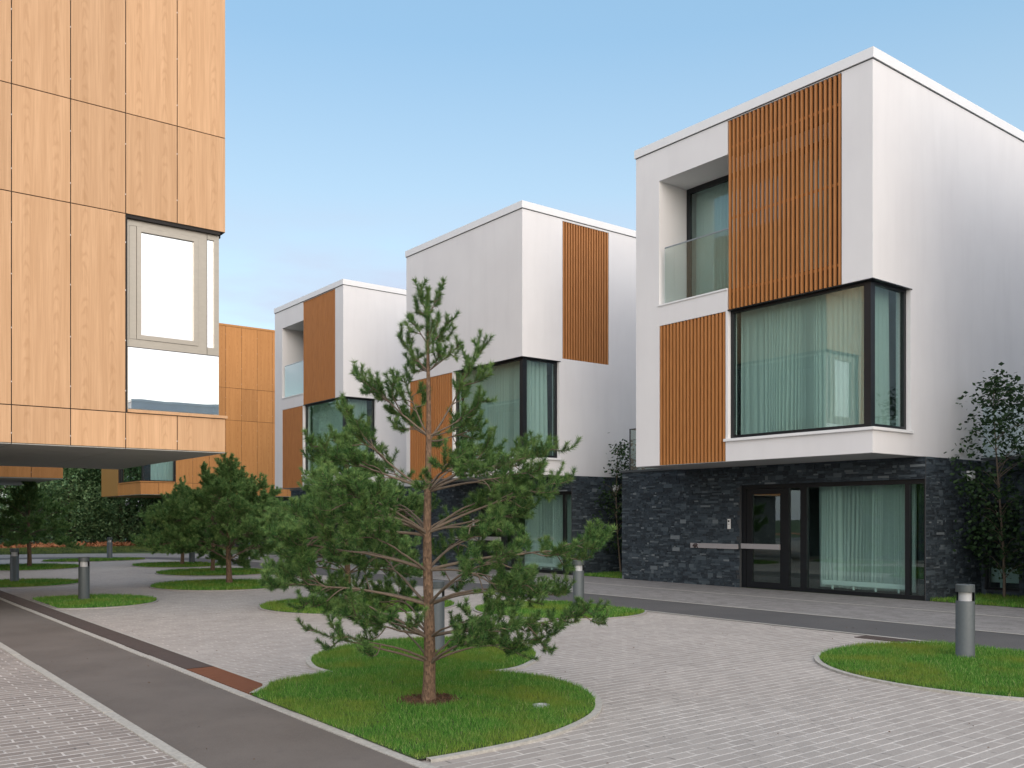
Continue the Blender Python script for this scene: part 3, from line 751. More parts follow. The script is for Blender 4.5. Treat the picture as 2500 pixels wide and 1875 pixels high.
    f = MB(); A0, A1 = y(-.87), y(-.18)
    f.box(19.5, 19.56, A0, A1, .12, .17); f.box(19.5, 19.56, A0, A1, 1.85, 1.9); f.box(19.5, 19.56, A0, A0 + .05, .17, 1.85); f.box(19.5, 19.56, A1 - .05, A1, .17, 1.85)
    sw_ = f.build('side_window', 'frame', root)
    pp = MB(); pp.box(19.525, 19.532, A0 + .05, A1 - .05, .17, 1.85); pp.build('pane', 'glass', sw_)
    rd = MB(); rd.box(19.75, 19.82, A0 - .1, A1 + .05, .26, .58)
    for q in (.1, .5): rd.box(19.77, 19.8, A0 + q, A0 + q + .05, .15, .26)
    rd.build('radiator', 'plastic', root, bevel=.01)
    gb = MB(); gb.box(19.5, 19.515, V0, V1, 2.86, 3.9); gb = gb.build('terrace_balustrade', 'clear', root)
    rr = MB(); rr.box(19.495, 19.52, V0, V1, 3.9, 3.92); rr.build('handrail', 'coping', gb)
    # --- entrance glazing
    gx = SX + .06; f = MB()
    E0, E1 = y(-.078), y(4.338)
    f.box(gx, gx + .1, E0, E1, 2.27, 2.358); f.box(gx, gx + .1, E0, y(3.2), .0, .09)
    for a0_, a1_ in ((-.078, -.03), (.27, .36), (2.60, 2.76), (3.06, 3.2), (4.22, 4.338)): f.box(gx, gx + .1, y(a0_), y(a1_), .09 if a0_ < 3.1 else 0, 2.27)
    gw = f.build('entrance_glazing', 'frame', root)
    for a0_, a1_ in ((-.03, .27), (.36, 2.60), (2.76, 3.06)):
        pp = MB(); pp.box(gx + .04, gx + .05, y(a0_), y(a1_), .09, 2.27); pp.build('pane', 'glass', gw)
    dl = MB(); D0, D1 = y(3.205), y(4.215)
    dl.box(gx + .02, gx + .08, D0, D0 + .09, .01, 2.262); dl.box(gx + .02, gx + .08, D1 - .16, D1, .01, 2.262)
    dl.box(gx + .02, gx + .08, D0 + .09, D1 - .16, .01, .15); dl.box(gx + .02, gx + .08, D0 + .09, D1 - .16, 2.14, 2.262)
    dr = dl.build('entrance_door', 'frame', root)
    pp = MB(); pp.box(gx + .045, gx + .055, D0 + .09, D1 - .16, .15, 2.14); pp.build('pane', 'glass', dr)
    hb = MB(); hb.box(gx - .045, gx + .0, y(3.27), y(4.33), .90, 1.015); hb.box(gx, gx + .02, y(3.4), y(3.44), .94, .98); hb.box(gx, gx + .02, y(4.1), y(4.14), .94, .98); hb.build('handle', 'sign', dr, bevel=.003)
    cu = MB(); curtain_mesh(cu, 'x', gx + .45, y(.36), y(2.6), .1, 2.5, seed + 21, pitch=.09); cu.build('curtain', 'sheer', gw, smooth=True)
    cu = MB(); curtain_mesh(cu, 'x', gx + .42, y(.36), y(1.3), .12, 2.5, seed + 22, pitch=.08); curtain_mesh(cu, 'x', gx + .42, y(2.02), y(2.52), .12, 2.5, seed + 23, pitch=.08)
    cu.build('curtain', 'drape', gw, smooth=True)
    rd = MB(); rd.box(gx + .2, gx + .27, y(.45), y(2.35), .17, .27)
    for q in (.6, 1.1, 1.6, 2.1): rd.box(gx + .215, gx + .255, y(q), y(q + .04), .09, .17)
    rd.build('radiator', 'plastic', root, bevel=.008)
    rm = MB(); rm.box(SX + .3, XB, S0 + .3, S1 - .3, -.05, .02); rm.box(SX + 3.6, SX + 3.7, S0 + .3, S1 - .3, .02, 2.5); rm.box(SX + .3, XB - .3, S0 + .3, S1 - .3, 2.5, 2.6)
    rm.build('ground_room', 'room', root)
    # number bar on the stone, intercom, wall lamp
    nb = MB(); nb.box(SX - .06, SX - .035, y(4.36), y(5.78), .885, 1.0); bar = nb.build('number_bar', 'sign', root)
    if number:
        cv = D.curves.new('t', 'FONT'); cv.body = number; cv.size = .15; cv.extrude = .006; cv.align_x = 'CENTER'; cv.offset = .003
        to = D.objects.new('t', cv); C.objects.link(to); bpy.context.view_layer.update()
        me = D.meshes.new_from_object(to.evaluated_get(bpy.context.evaluated_depsgraph_get())); D.objects.remove(to)
        me.materials.append(M['letter']); me.name = 'house_number'
        lo = D.objects.new('house_number', me); C.objects.link(lo); lo.parent = bar
        lo.location = (SX - .067 - root.location.x, y(5.62) - root.location.y, .888); lo.rotation_euler = (R(90), 0, R(-90))
    ic = MB(); ic.box(SX - .06, SX - .03, y(4.575), y(4.655), 1.35, 1.58); io = ic.build('intercom', 'plastic', root, bevel=.004)
    q = MB(); q.box(SX - .063, SX - .0605, y(4.59), y(4.64), 1.51, 1.55); q.build('display', 'frame', io)
    q = MB(); q.box(SX - .063, SX - .0605, y(4.59), y(4.64), 1.455, 1.465); q.build('button', 'frame', io)
    wl = MB(); wl.box(18.76, 18.92, S0 - .13, S0 - .03, 2.40, 2.56); wl.box(18.79, 18.89, S0 - .10, S0 - .03, 2.36, 2.395); wl.build('wall_lamp', 'plastic', root, bevel=.006)
    return root
HA = white_house(9.25, 'nearest white house with tall slatted screen, balcony and number 4R by its door', 'loggia', '4R', seed=100)
HB = white_house(19.53, 'middle white house with blank upper front and slatted panel on its side wall', 'blank', None, seed=200)
HC = white_house(29.87, 'farthest white house, with slatted screen and balcony, beside the orange building', 'loggia', None, seed=300)
HD = white_house(-1.03, 'white house at the near end of the row', 'loggia', None, seed=400)

def copy_all(o, parent=None):
    c = o.copy(); C.objects.link(c); c.parent = parent
    for ch in list(o.children): copy_all(ch, c)
    return c
for src, yy_, lb in ((HB, (19, -42), 'white house beyond the near end of the row, mirrored in the wood clad building window'), (HC, (30, -72), 'remotest white house, mirrored small in the wood clad building window')):
    c_ = copy_all(src); c_.location.x, c_.location.y = yy_; c_['label'] = lb
# dry leaves and needles lying about
def litter(seed, n, x0, x1, y0, y1, sz):
    rg = np.random.default_rng(seed); c = np.stack([rg.uniform(x0, x1, n), rg.uniform(y0, y1, n), np.full(n, .012)], 1)
    a = rg.uniform(0, 6.28, n); l_ = sz * rg.uniform(.4, 1.3, n); e1 = np.stack([np.cos(a)*l_, np.sin(a)*l_, np.zeros(n)], 1); e2 = np.stack([-np.sin(a)*l_*.45, np.cos(a)*l_*.45, rg.uniform(.0, .006, n)], 1)
    v = np.stack([c - e1, c - e2, c + e1, c + e2], 1).reshape(-1, 3); v[:, 2] = np.maximum(v[:, 2], .010)
    return tag(npmesh('fallen_leaves', v, np.arange(4*n).reshape(-1, 4), 'soil'), kind='stuff')
litter(3, 420, 2.1, 12.5, 1.5, 16, .011)
# ------------------------------------------------------------------ wood panelled buildings
def wood_building(Xc, Y0, m, label, mat, W=7.1, Lx=11., top=11.8, seed=0, base0=4.5, screen=False, winh=6.80):
    """Xc,Y0: the corner nearest the square; m=-1 the body runs to -X, m=+1 to +X"""
    root = empty('wood_clad_building', (Xc, Y0, 0)); tag(root, label, 'building', 'wood clad buildings around the square')
    x = lambda a: Xc + m * a
    y = lambda s: Y0 + s
    win_a = 1.71; wz0 = 3.47; ws = 3.9
    def sx(a0, a1): return tuple(sorted((x(a0), x(a1))))
    # core
    k = MB(); c0, c1 = sx(-1, win_a)
    grid_wall(k, 'y', y(.02), y(.3), *sx(.02, Lx), 2.8, top, [(c0, c1, wz0 - .02, winh)])
    p0, p1 = x(.02), x(.3)
    grid_wall(k, 'x', min(p0, p1), max(p0, p1), y(.3), y(W - .02), 2.8, top, [(y(-1), y(ws), wz0 - .02, winh)])
    grid_wall(k, 'y', y(W - .3), y(W - .02), *sx(.3, Lx), 2.8, top, [])
    k.box(x(Lx), x(Lx - .3), y(.3), y(W - .3), 2.8, top)
    ko = k.build('wall', 'darkback', root); fix_normals(ko)
    r = MB(); r.box(x(.3), x(Lx), y(.3), y(W - .3), top - .3, top - .15); r.build('roof', 'coping', root)
    c = MB(); c.box(x(-.02), x(.34), y(-.02), y(W + .02), top, top + .1); c.box(x(.34), x(Lx), y(-.02), y(.34), top, top + .1); c.box(x(.34), x(Lx), y(W - .34), y(W + .02), top, top + .1)
    c.build('roof_cap', mat, root)
    # panels
    pn = MB(); pw = .87; g_ = .008
    rows = [(2.80, 3.41), (3.41, 6.81), (6.81, 8.53), (8.53, top)]
    a = 0
    while a < Lx - .1:
        a1 = min(a + pw, Lx)
        for j, (h0, h1) in enumerate(rows):
            if j == 1 and a < win_a: continue
            pn.box(x(a + g_), x(a1 - g_), y(0), y(.018), h0 + g_, h1 - g_)
        a = a1
    s = .02
    while s < W - .1:
        s1 = min(s + pw * 1.0, W)
        for j, (h0, h1) in enumerate(rows):
            if j == 1 and s < ws - .1:
                continue
            pn.box(x(0), x(.018), y(s + g_), y(s1 - g_), h0 + g_, h1 - g_)
        s = s1
    pn.build('cladding', mat, root)
    cl_ = MB(); a = pw; rc = random.Random(seed)
    while a < Lx - .1:
        hh = 2.95
        while hh < top:
            if not (3.4 < hh < 6.85 and a < win_a + .02): cl_.box(x(a - .004), x(a + .004), y(.004), y(.019), hh, hh + .022)
            hh += rc.choice([.82, .86])
        a += pw
    cl_.build('joint_clips', 'cap', root)
    if screen:
        q = MB(); q.box(x(-.03), x(.0), y(4.05), y(W), 2.8, 8.53)
        q.build('facade_screen', 'gold', root)
    # soffit boards
    so = MB(); a = .0
    while a < Lx:
        s = .0
        while s < W - .05:
            so.box(x(a + .006), x(min(a + 1.74, Lx) - .006), y(s + .006), y(min(s + 1.2, W) - .006), 2.785, 2.80); s += 1.2
        a += 1.74
    so.build('soffit', 'gsoffit', root)
    b = MB(); b.box(x(.01), x(Lx), y(.03), y(W - .03), 2.803, 2.85); b.build('soffit_void', 'void', root)
    fl = MB(); fl.box(x(.3), x(Lx - .3), y(.3), y(W - .3), 2.86, 3.1); fl.box(x(.3), x(Lx - .3), y(.3), y(W - .3), 6.9, 7.2); fl.box(x(3.2), x(3.3), y(.3), y(W - .3), 3.1, 6.9)
    fl.build('room_shell', 'room', root)
    # ground floor block set far back
    gb = MB(); gb.box(x(base0), x(Lx - .4), y(.4), y(W - .4), 0, 2.78); gb.build('base_wall', 'mortar', root)
    sf = MB(); stones(sf, 'x', x(base0), y(.4), y(W - .4), 0, 2.78, [], seed + 3, -m); stones(sf, 'y', y(.4), min(x(base0), x(Lx - .4)), max(x(base0), x(Lx - .4)), 0, 2.78, [], seed + 4, -1)
    sf.build('stone_facing', 'stone', root)
    # corner window
    d = .09; z0, z1 = wz0, winh - .045
    fm = 'bframe' if m == -1 else 'frame'
    hd = MB(); hd.box(x(.09), x(win_a), y(.02), y(.2), z1, winh - .001); hd.box(x(.02), x(.2), y(.2), y(ws), z1, winh - .001)
    hd.build('window_head', 'darkback', root)
    f = MB()
    zt = 4.555  # transom
    f.box(x(d), x(d + .09), y(d), y(d + .09), z0, z1)
    f.box(x(d + .09), x(win_a), y(d), y(d + .08), z1 - .10, z1)
    f.box(x(d + .09), x(win_a), y(d + .01), y(d + .07), z0, z0 + .05)
    f.box(x(win_a - .05), x(win_a), y(d), y(d + .08), z0 + .05, z1 - .10)
    if m == -1:
        f.box(x(d + .09), x(win_a - .05), y(d), y(d + .07), zt, zt + .14)
        f.box(x(.31), x(.47), y(d), y(d + .07), zt + .14, z1 - .10)
        f.box(x(1.54), x(1.655), y(d + .004), y(d + .07), zt + .145, z1 - .104)
        # opening sash
        q0, q1, r0, r1 = .475, 1.535, zt + .145, z1 - .105
        for bx in ((q0, q0 + .075, r0, r1), (q1 - .075, q1, r0, r1), (q0 + .075, q1 - .075, r0, r0 + .08), (q0 + .075, q1 - .075, r1 - .08, r1)):
            f.box(x(bx[0]), x(bx[1]), y(d - .012), y(d + .06), bx[2], bx[3])
    f.box(x(d), x(d + .08), y(d + .09), y(ws), z1 - .07, z1); f.box(x(d), x(d + .08), y(d + .09), y(ws), z0, z0 + .06)
    f.box(x(d), x(d + .08), y(ws - .08), y(ws), z0 + .06, z1 - .07)
    win = f.build('window', fm, root)
    gm = 'mirror' if m == -1 else 'glass'
    if m == -1:
        p = MB(); p.box(x(.55), x(1.46), y(d + .03), y(d + .036), zt + .225, z1 - .185); p.build('pane', gm, win)
        p = MB(); p.box(x(d + .09), x(.31), y(d + .03), y(d + .036), zt + .14, z1 - .1); p.build('pane', gm, win)
        p = MB(); p.box(x(d + .005), x(win_a - .03), y(d - .004), y(d + .002), z0 + .02, zt - .004); p.build('pane', gm, win)
        jn = MB(); jn.box(x(d), x(win_a), y(d - .006), y(d - .002), zt - .006, zt + .006)
        jn.box(x(.305), x(.312), y(d - .004), y(d - .001), zt, z1); jn.build('seal', 'frame', win)
    else:
        p = MB(); p.box(x(d + .09), x(win_a - .05), y(d + .03), y(d + .036), z0 + .05, z1 - .1); p.build('pane', gm, win)
    p = MB(); p.box(x(d + .03), x(d + .036), y(d + .09), y(ws - .08), z0 + .06, z1 - .07); p.build('pane', 'glass', win)
    sl = MB(); sl.box(x(-.03), x(win_a), y(-.03), y(d), 3.415, 3.466); sl.box(x(-.03), x(d), y(d), y(ws), 3.415, 3.466); sl.build('sill', mat, win)
    cu = MB(); curtain_mesh(cu, 'y', y(.42), min(x(.62), x(win_a - .02)), max(x(.62), x(win_a - .02)), 3.1, 6.9, seed + 7, pitch=.16)
    cu.build('curtain', 'drape', win, smooth=True)
    return root
WA = wood_building(6.18, 16.5, -1, 'large light wood clad building at the left, nearest, with one corner window', 'panel', seed=500, base0=5.2)
WB = wood_building(6.35, 30.3, -1, 'wood clad building seen in part behind and below the nearest one at the far left', 'panelD', seed=600, base0=4.2, Lx=14)
WC = wood_building(13.6, 47.9, 1, 'orange wood clad building at the back between the nearest one and the farthest white house', 'panelD', seed=700, W=7.4, Lx=13, base0=5.0, screen=True)

# ------------------------------------------------------------------ pines
def tube_rows(path, rad, seg):
    """verts & quads of a tube along path"""
    path = np.asarray(path, float); n = len(path)
    t = np.gradient(path, axis=0); t /= np.linalg.norm(t, axis=1)[:, None] + 1e-9
    up = np.array([.31, .17, .93]); 
    if abs(t[0] @ up) > .9: up = np.array([1., .2, 0])
    e1 = np.cross(t, up); e1 /= np.linalg.norm(e1, axis=1)[:, None] + 1e-9; e2 = np.cross(t, e1)
    a = np.linspace(0, 2*np.pi, seg, endpoint=False)
    v = path[:, None, :] + (np.cos(a)[None, :, None] * e1[:, None, :] + np.sin(a)[None, :, None] * e2[:, None, :]) * np.asarray(rad)[:, None, None]
    i = np.arange(n - 1)[:, None]; j = np.arange(seg)[None, :]; j2 = (j + 1) % seg
    q = np.stack([i*seg + j, i*seg + j2, (i+1)*seg + j2, (i+1)*seg + j], -1).reshape(-1, 4)
    return v.reshape(-1, 3), q
class Acc:
    def __init__(s): s.V = []; s.Q = []; s.n = 0
    def add(s, v, q): s.V.append(v); s.Q.append(q + s.n); s.n += len(v)
    def mesh(s, name, mat, parent, smooth=True): return npmesh(name, np.concatenate(s.V), np.concatenate(s.Q), mat, parent, smooth=smooth)

def pine(x, y, H, label, seed, prof, nlen=.056, nw=.0030, per=70, dens=.85, trunk_r=.058, bare=.45, whorl_step=.30, lean=(0, 0), low=.32, first=None, hand=None):
    rg = np.random.default_rng(seed)
    root = empty('pine_tree', (x, y, 0)); tag(root, label, 'pine tree', 'young pines planted on the round lawns')
    # trunk
    n = 26; zs = np.linspace(0, H, n)
    tx = lean[0] * (zs / H) ** 1.2 + .014 * np.sin(zs * 3.1 + seed) ; ty = lean[1] * (zs / H) ** 1.2 + .014 * np.cos(zs * 2.6 + seed)
    tx -= tx[0]; ty -= ty[0]
    path = np.stack([tx, ty, zs], 1)
    rad = trunk_r * (1 - zs / H) ** .92 * (1 + .28 * np.exp(-zs * 14)) + .004
    wood = Acc(); wood.add(*tube_rows(path, rad, 14)); trunk = wood.mesh('trunk', 'bark', root)
    def tp(z): return np.array([np.interp(z, zs, tx), np.interp(z, zs, ty), z])
    limbs = Acc(); shoots = []     # shoots: start, dir, length, tint
    def curve(p0, d0, L, n, bend, wob):
        pts = [p0]; d = d0 / np.linalg.norm(d0); st = L / (n - 1)
        w = rg.normal(size=3) * wob
        for i in range(n - 1):
            f = i / (n - 1)
            d = d + bend(f) * st / max(L, .05) * 1.0 + (w + rg.normal(size=3) * wob * .8) * st / max(L, .05)
            d /= np.linalg.norm(d); pts.append(pts[-1] + d * st)
        return np.array(pts)
    def shoot_path(P, tail):
        """needles along the last `tail` metres of path P"""
        seg = np.linalg.norm(np.diff(P, axis=0), axis=1); cum = np.concatenate([[0], np.cumsum(seg)]); L = cum[-1]
        s0 = max(0, L - tail); k = s0; stp = .05
        while k < L - 1e-3:
            e_ = min(k + stp, L)
            a = np.array([np.interp(k, cum, P[:, c]) for c in range(3)]); b = np.array([np.interp(e_, cum, P[:, c]) for c in range(3)])
            shoots.append((a, b, (k - s0) / max(tail, .01))); k = e_
    # leader
    ztop = H
    for _ in range(3 if hand else 2): shoot_path(path[-9:], .58)
    # whorls
    z = low if first is None else first; whorls = []
    while hand is None and z < H - .18:
        whorls.append(z); z += whorl_step * rg.uniform(.8, 1.15) * (1 if z < H * .75 else .8)
    if hand is None: whorls.append(H - .03)
    for wi, z in enumerate(whorls):
        f = z / H
        Rm = np.interp(f, [p[0] for p in prof], [p[1] for p in prof])
        nb = rg.integers(4, 7) if f < .93 else 5
        a0 = rg.uniform(0, 6.28)
        for b in range(nb):
            az_ = a0 + 2*np.pi*b/nb + rg.uniform(-.28, .28)
            Lb = Rm * rg.uniform(.82, 1.14) * 1.12
            el = np.interp(f, [0, .25, .6, .9, 1], [22, 34, 46, 56, 62]) + rg.uniform(-9, 9)
            el = R(el); d0 = np.array([math.cos(az_) * math.cos(el), math.sin(az_) * math.cos(el), math.sin(el)])
            flat = np.interp(f, [0, .4, .8, 1], [.55, .7, .2, .0])
            def bend(q, flat=flat): return np.array([0, 0, (-flat * 1.5 if q < .55 else flat * 1.5)])
            P = curve(tp(z) , d0, Lb, 12, bend, .30)
            r0 = np.interp(Lb, [.1, .5, 1.5], [.005, .009, .016]) * (1 if f < .8 else .8)
            rr = r0 * (1 - np.linspace(0, 1, 12) * .82)
            limbs.add(*tube_rows(P, rr, 7))
            tail = min(.34, Lb * .55) if Lb > .3 else Lb * .9
            shoot_path(P, tail)
            # secondary
            if Lb < .16: continue
            ns = max(2, int(Lb / .105 * dens)); cum = np.linspace(0, 1, 12)
            for s_ in range(ns):
                q = (bare + (1 - bare) * ((s_ + rg.uniform(.1, .9)) / ns)) if Lb > .5 else .25 + .7 * (s_ + rg.uniform(0, 1)) / ns
                p = np.array([np.interp(q, cum, P[:, c]) for c in range(3)])
                k = min(10, int(q * 11)); t = P[k+1] - P[k]; t /= np.linalg.norm(t)
                side = np.cross(t, [0, 0, 1.]); side /= np.linalg.norm(side) + 1e-9
                sg = 1 if (s_ % 2) else -1
                dd = t * rg.uniform(.5, .9) + side * sg * rg.uniform(.5, .95) + np.array([0, 0, rg.uniform(-.25, .55)])
                Ls = (Lb * (1.05 - q) * .62 + .10) * rg.uniform(.6, 1.2)
                Ls = min(Ls, .55)
                S = curve(p, dd, Ls, 7, lambda q_: np.array([0, 0, (-.7 if q_ < .5 else 1.3)]), .35)
                limbs.add(*tube_rows(S, (.0065 * (.5 + Ls)) * (1 - np.linspace(0, 1, 7) * .6) + .001, 5))
                shoot_path(S, min(Ls * .75, .25))
                nt = int(Ls / .075 * dens)
                for t_ in range(nt):
                    q2 = .35 + .62 * (t_ + rg.uniform(0, 1)) / max(nt, 1); c7 = np.linspace(0, 1, 7)
                    p2 = np.array([np.interp(q2, c7, S[:, c]) for c in range(3)]); k2 = min(5, int(q2 * 6)); t2 = S[k2+1] - S[k2]; t2 /= np.linalg.norm(t2)
                    d3 = t2 * .8 + rg.normal(size=3) * .55 + np.array([0, 0, .22])
                    L3 = rg.uniform(.07, .19)
                    T = curve(p2, d3, L3, 4, lambda q_: np.array([0, 0, .9]), .2)
                    limbs.add(*tube_rows(T, np.array([.0026, .0022, .002, .0016]), 4))
                    shoot_path(T, L3 * .85)
    if hand:
        cr_, cf_ = np.array([.7902, -.6129, 0]), np.array([.6129, .7902, 0])      # across and along the view of the photograph
        allb = []
        for (z0, lat, z1, dep, arch) in hand: allb.append((z0, cr_ * lat + cf_ * dep, z1, arch))
        for z0 in sorted({h_[0] for h_ in hand}):
            Rz = np.interp(z0 / H, [p[0] for p in prof], [p[1] for p in prof])
            for k_ in range(3 if .8 < z0 < 1.7 else 2 if z0 < 2.2 else 1):
                a_ = (1 if (k_ % 2) == 0 else -1)
                rr_ = Rz * rg.uniform(.7, .95)
                allb.append((z0 + rg.uniform(-.02, .02), cr_ * rr_ * rg.choice([-1, 1]) * rg.uniform(.35, .7) + cf_ * a_ * rr_ * .8, z0 + rr_ * rg.uniform(.15, .4), .12 if z0 < 2.2 else -.08))
        for (z0, off, z1, arch) in allb:
            P0 = tp(z0); P1 = np.array([off[0], off[1], z1]); Lb = np.linalg.norm(P1 - P0)
            ct = (P0 + P1) / 2 + np.array([0, 0, arch * Lb]) + rg.normal(size=3) * .05 * Lb * np.array([1, 1, .3])
            u = np.linspace(0, 1, 12)[:, None]
            P = P0 * (1-u)**2 + 2*ct*u*(1-u) + P1*u**2
            P += np.cumsum(rg.normal(size=(12, 3)) * .010 * Lb, axis=0) * u; P[:, 2] += .07 * Lb * u[:, 0]**5
            limbs.add(*tube_rows(P, np.interp(Lb, [.1, .5, 1.5], [.005, .009, .017]) * (1 - np.linspace(0, 1, 12) * .8), 7))
            shoot_path(P, min(.26, Lb * .6))
            t0 = .52 if z0 < 1.7 else (.42 if z0 < 2.6 else .3)
            if z0 < .5: t0 = .55
            ns = max(4, int(Lb * (1 - t0) / .050)); cum = np.linspace(0, 1, 12)
            if z0 < .5 and off @ cr_ < 0: ns = int(ns * .45)
            for s_ in range(ns):
                q = t0 + (1 - t0) * ((s_ + rg.uniform(.1, .9)) / ns) * .97
                p = np.array([np.interp(q, cum, P[:, c]) for c in range(3)]); k = min(10, int(q * 11)); t = P[k+1] - P[k]; t /= np.linalg.norm(t)
                side = np.cross(t, [0, 0, 1.]); side /= np.linalg.norm(side) + 1e-9; sg = 1 if (s_ % 2) else -1
                dd = t * rg.uniform(.45, .95) + side * sg * rg.uniform(.35, 1.) + np.array([0, 0, rg.uniform(-.35, .6)])
                Ls = ((1.15 - q) * Lb * .46 + .10) * rg.uniform(.55, 1.25); Ls = min(Ls, .42)
                if z0 > 2.5: Ls *= .6
                S = curve(p, dd, Ls, 7, lambda q_: np.array([0, 0, (-.9 if q_ < .5 else 1.5)]), .35)
                limbs.add(*tube_rows(S, (.0060 * (.5 + Ls)) * (1 - np.linspace(0, 1, 7) * .6) + .001, 5))
                shoot_path(S, min(Ls * .6, .15))
                nt = max(1, int(Ls / .062))
                for t_ in range(nt):
                    q2 = .42 + .55 * (t_ + rg.uniform(0, 1)) / nt; c7 = np.linspace(0, 1, 7)
                    p2 = np.array([np.interp(q2, c7, S[:, c]) for c in range(3)]); k2 = min(5, int(q2 * 6)); t2 = S[k2+1] - S[k2]; t2 /= np.linalg.norm(t2)
                    d3 = t2 * .8 + rg.normal(size=3) * .5 + np.array([0, 0, .30]); L3 = rg.uniform(.06, .15)
                    T = curve(p2, d3, L3, 4, lambda q_: np.array([0, 0, .9]), .2)
                    limbs.add(*tube_rows(T, np.array([.0028, .0024, .002, .0016]), 4)); shoot_path(T, L3 * .9)
    lo = limbs.mesh('limbs', 'twig', root)
    # needles
    A = np.array([s[0] for s in shoots]); B = np.array([s[1] for s in shoots]); age = np.array([s[2] for s in shoots])
    ns = len(A); m = max(6, int(per * .05 / .05))
    idx = np.repeat(np.arange(ns), m)
    t = rg.uniform(0, 1, ns*m)[:, None]; base = A[idx] * (1 - t) + B[idx] * t
    ax = (B - A); ax /= np.linalg.norm(ax, axis=1)[:, None] + 1e-9; ax = ax[idx]
    ref = rg.normal(size=(ns*m, 3)); e1 = np.cross(ax, ref); e1 /= np.linalg.norm(e1, axis=1)[:, None] + 1e-9
    ang = np.radians(rg.uniform(24, 72, ns*m))[:, None]
    dr = ax * np.cos(ang) + e1 * np.sin(ang) + np.array([0, 0, .05])
    ln = (nlen * rg.uniform(.6, 1.15, ns*m))[:, None]
    side = np.cross(dr, rg.normal(size=(ns*m, 3))); side /= np.linalg.norm(side, axis=1)[:, None] + 1e-9
    w = (nw * rg.uniform(.8, 1.3, ns*m))[:, None]
    v = np.stack([base - side*w/2, base + side*w/2, base + dr*ln + side*w*.18], 1).reshape(-1, 3)
    cl = rg.uniform(0, 1, ns)
    hz = np.clip((A[:, 2] + B[:, 2]) * .5 / H, 0, 1); tint = np.clip(.9 * (cl > .72) * (cl - .5) + .22 * (age > .7) + .08 * hz, 0, 1)[idx]
    npmesh('needles', v, np.arange(3*ns*m).reshape(-1, 3), 'needle' if hand else 'needle_far', root, tint=np.repeat(tint, 3))
    print('pine', label[:30], 'shoots', ns, 'needles', ns*m)
    return root
HAND = [(.35, -.93, .62, -.1, .03), (.35, .90, .46, .15, .12), (.36, .5, .62, -.5, .1), (.57, -1.05, .95, .2, .04), (.57, -.6, .75, -.55, .08), (.58, 1.38, .64, .1, .10), (.58, .8, .62, -.6, .1),
        (.85, -1.25, 1.05, -.15, .08), (.85, -1.0, .92, .5, .1), (.85, .95, .98, -.3, .14), (.85, 1.15, .85, .3, .16), (1.15, 1.46, 1.24, 0., .10), (1.15, .8, 1.05, -.5, .12), (1.15, -1.15, 1.30, -.3, .1), (1.15, -.8, 1.2, .5, .1),
        (1.47, -1.10, 1.55, .1, .17), (1.45, -1.3, 1.32, -.3, .14), (1.48, 1.14, 1.78, 0., .10), (1.48, .85, 1.52, .5, .12), (1.47, .6, 1.5, -.55, .1),
        (1.83, 1.00, 2.16, .1, .06), (1.83, .90, 1.92, -.25, .08), (1.83, -.72, 2.42, .1, -.04), (1.84, -.9, 2.12, -.3, .04), (1.84, -.5, 2.05, .5, .05),
        (2.31, -.56, 2.80, 0., -.06), (2.32, -.28, 2.82, .2, -.10), (2.31, .45, 2.56, -.1, -.05), (2.27, .40, 2.98, .1, -.08), (2.31, .34, 2.4, .3, 0.),
        (2.87, -.25, 3.16, .05, -.10), (2.87, .27, 3.10, 0., -.10), (2.87, .12, 3.0, -.2, -.1), (2.87, -.12, 2.96, .22, -.1),
        (3.10, -.14, 3.33, 0., -.1), (3.10, .17, 3.30, .05, -.1), (3.10, .05, 3.28, -.13, -.1), (3.36, -.09, 3.53, 0., -.08), (3.36, .07, 3.55, .03, -.08)]
PROF_MAIN = [(0, .9), (.1, 1.05), (.22, 1.25), (.34, 1.22), (.46, 1.0), (.60, .76), (.72, .48), (.82, .34), (.92, .24), (1., .16)]
pine(4.32, 6.75, 3.58, 'young pine in front with a bare lower trunk, largest and nearest to view', 7, PROF_MAIN, low=.36, hand=HAND, trunk_r=.052, per=56, nw=.0042, nlen=.052)
PROF_B = [(0, 1.25), (.25, 1.5), (.42, 1.32), (.6, .82), (.75, .42), (.88, .24), (1., .12)]
pine(8.24, 21.75, 2.9, 'bushy young pine left of the front pine on its own round lawn', 21, [(a_, b_ * 1.14) for a_, b_ in PROF_B], nlen=.075, nw=.008, per=40, trunk_r=.07, low=.58, bare=.3, whorl_step=.24, dens=1.25)
pine(7.83, 14.9, 3.12, 'pine standing just behind the front pine to its left', 33, PROF_B, nlen=.07, nw=.006, per=45, trunk_r=.06, low=.6, bare=.3, whorl_step=.27, dens=1.1)
pine(5.95, 33.2, 2.75, 'far pine at the left edge before the dark wood', 45, PROF_B, nlen=.08, nw=.012, per=28, trunk_r=.07, low=.75, bare=.3, whorl_step=.26)
pine(9.72, 27.0, 2.6, 'dark pine hidden in part behind the bushy pine left of centre', 57, PROF_B, nlen=.08, nw=.011, per=28, trunk_r=.06, low=.7, bare=.3, whorl_step=.26)
pine(10.3, 31.5, 2.7, 'farthest pine between the orange building and the farthest white house', 69, PROF_B, nlen=.08, nw=.012, per=26, trunk_r=.06, low=.6, bare=.3, whorl_step=.26)

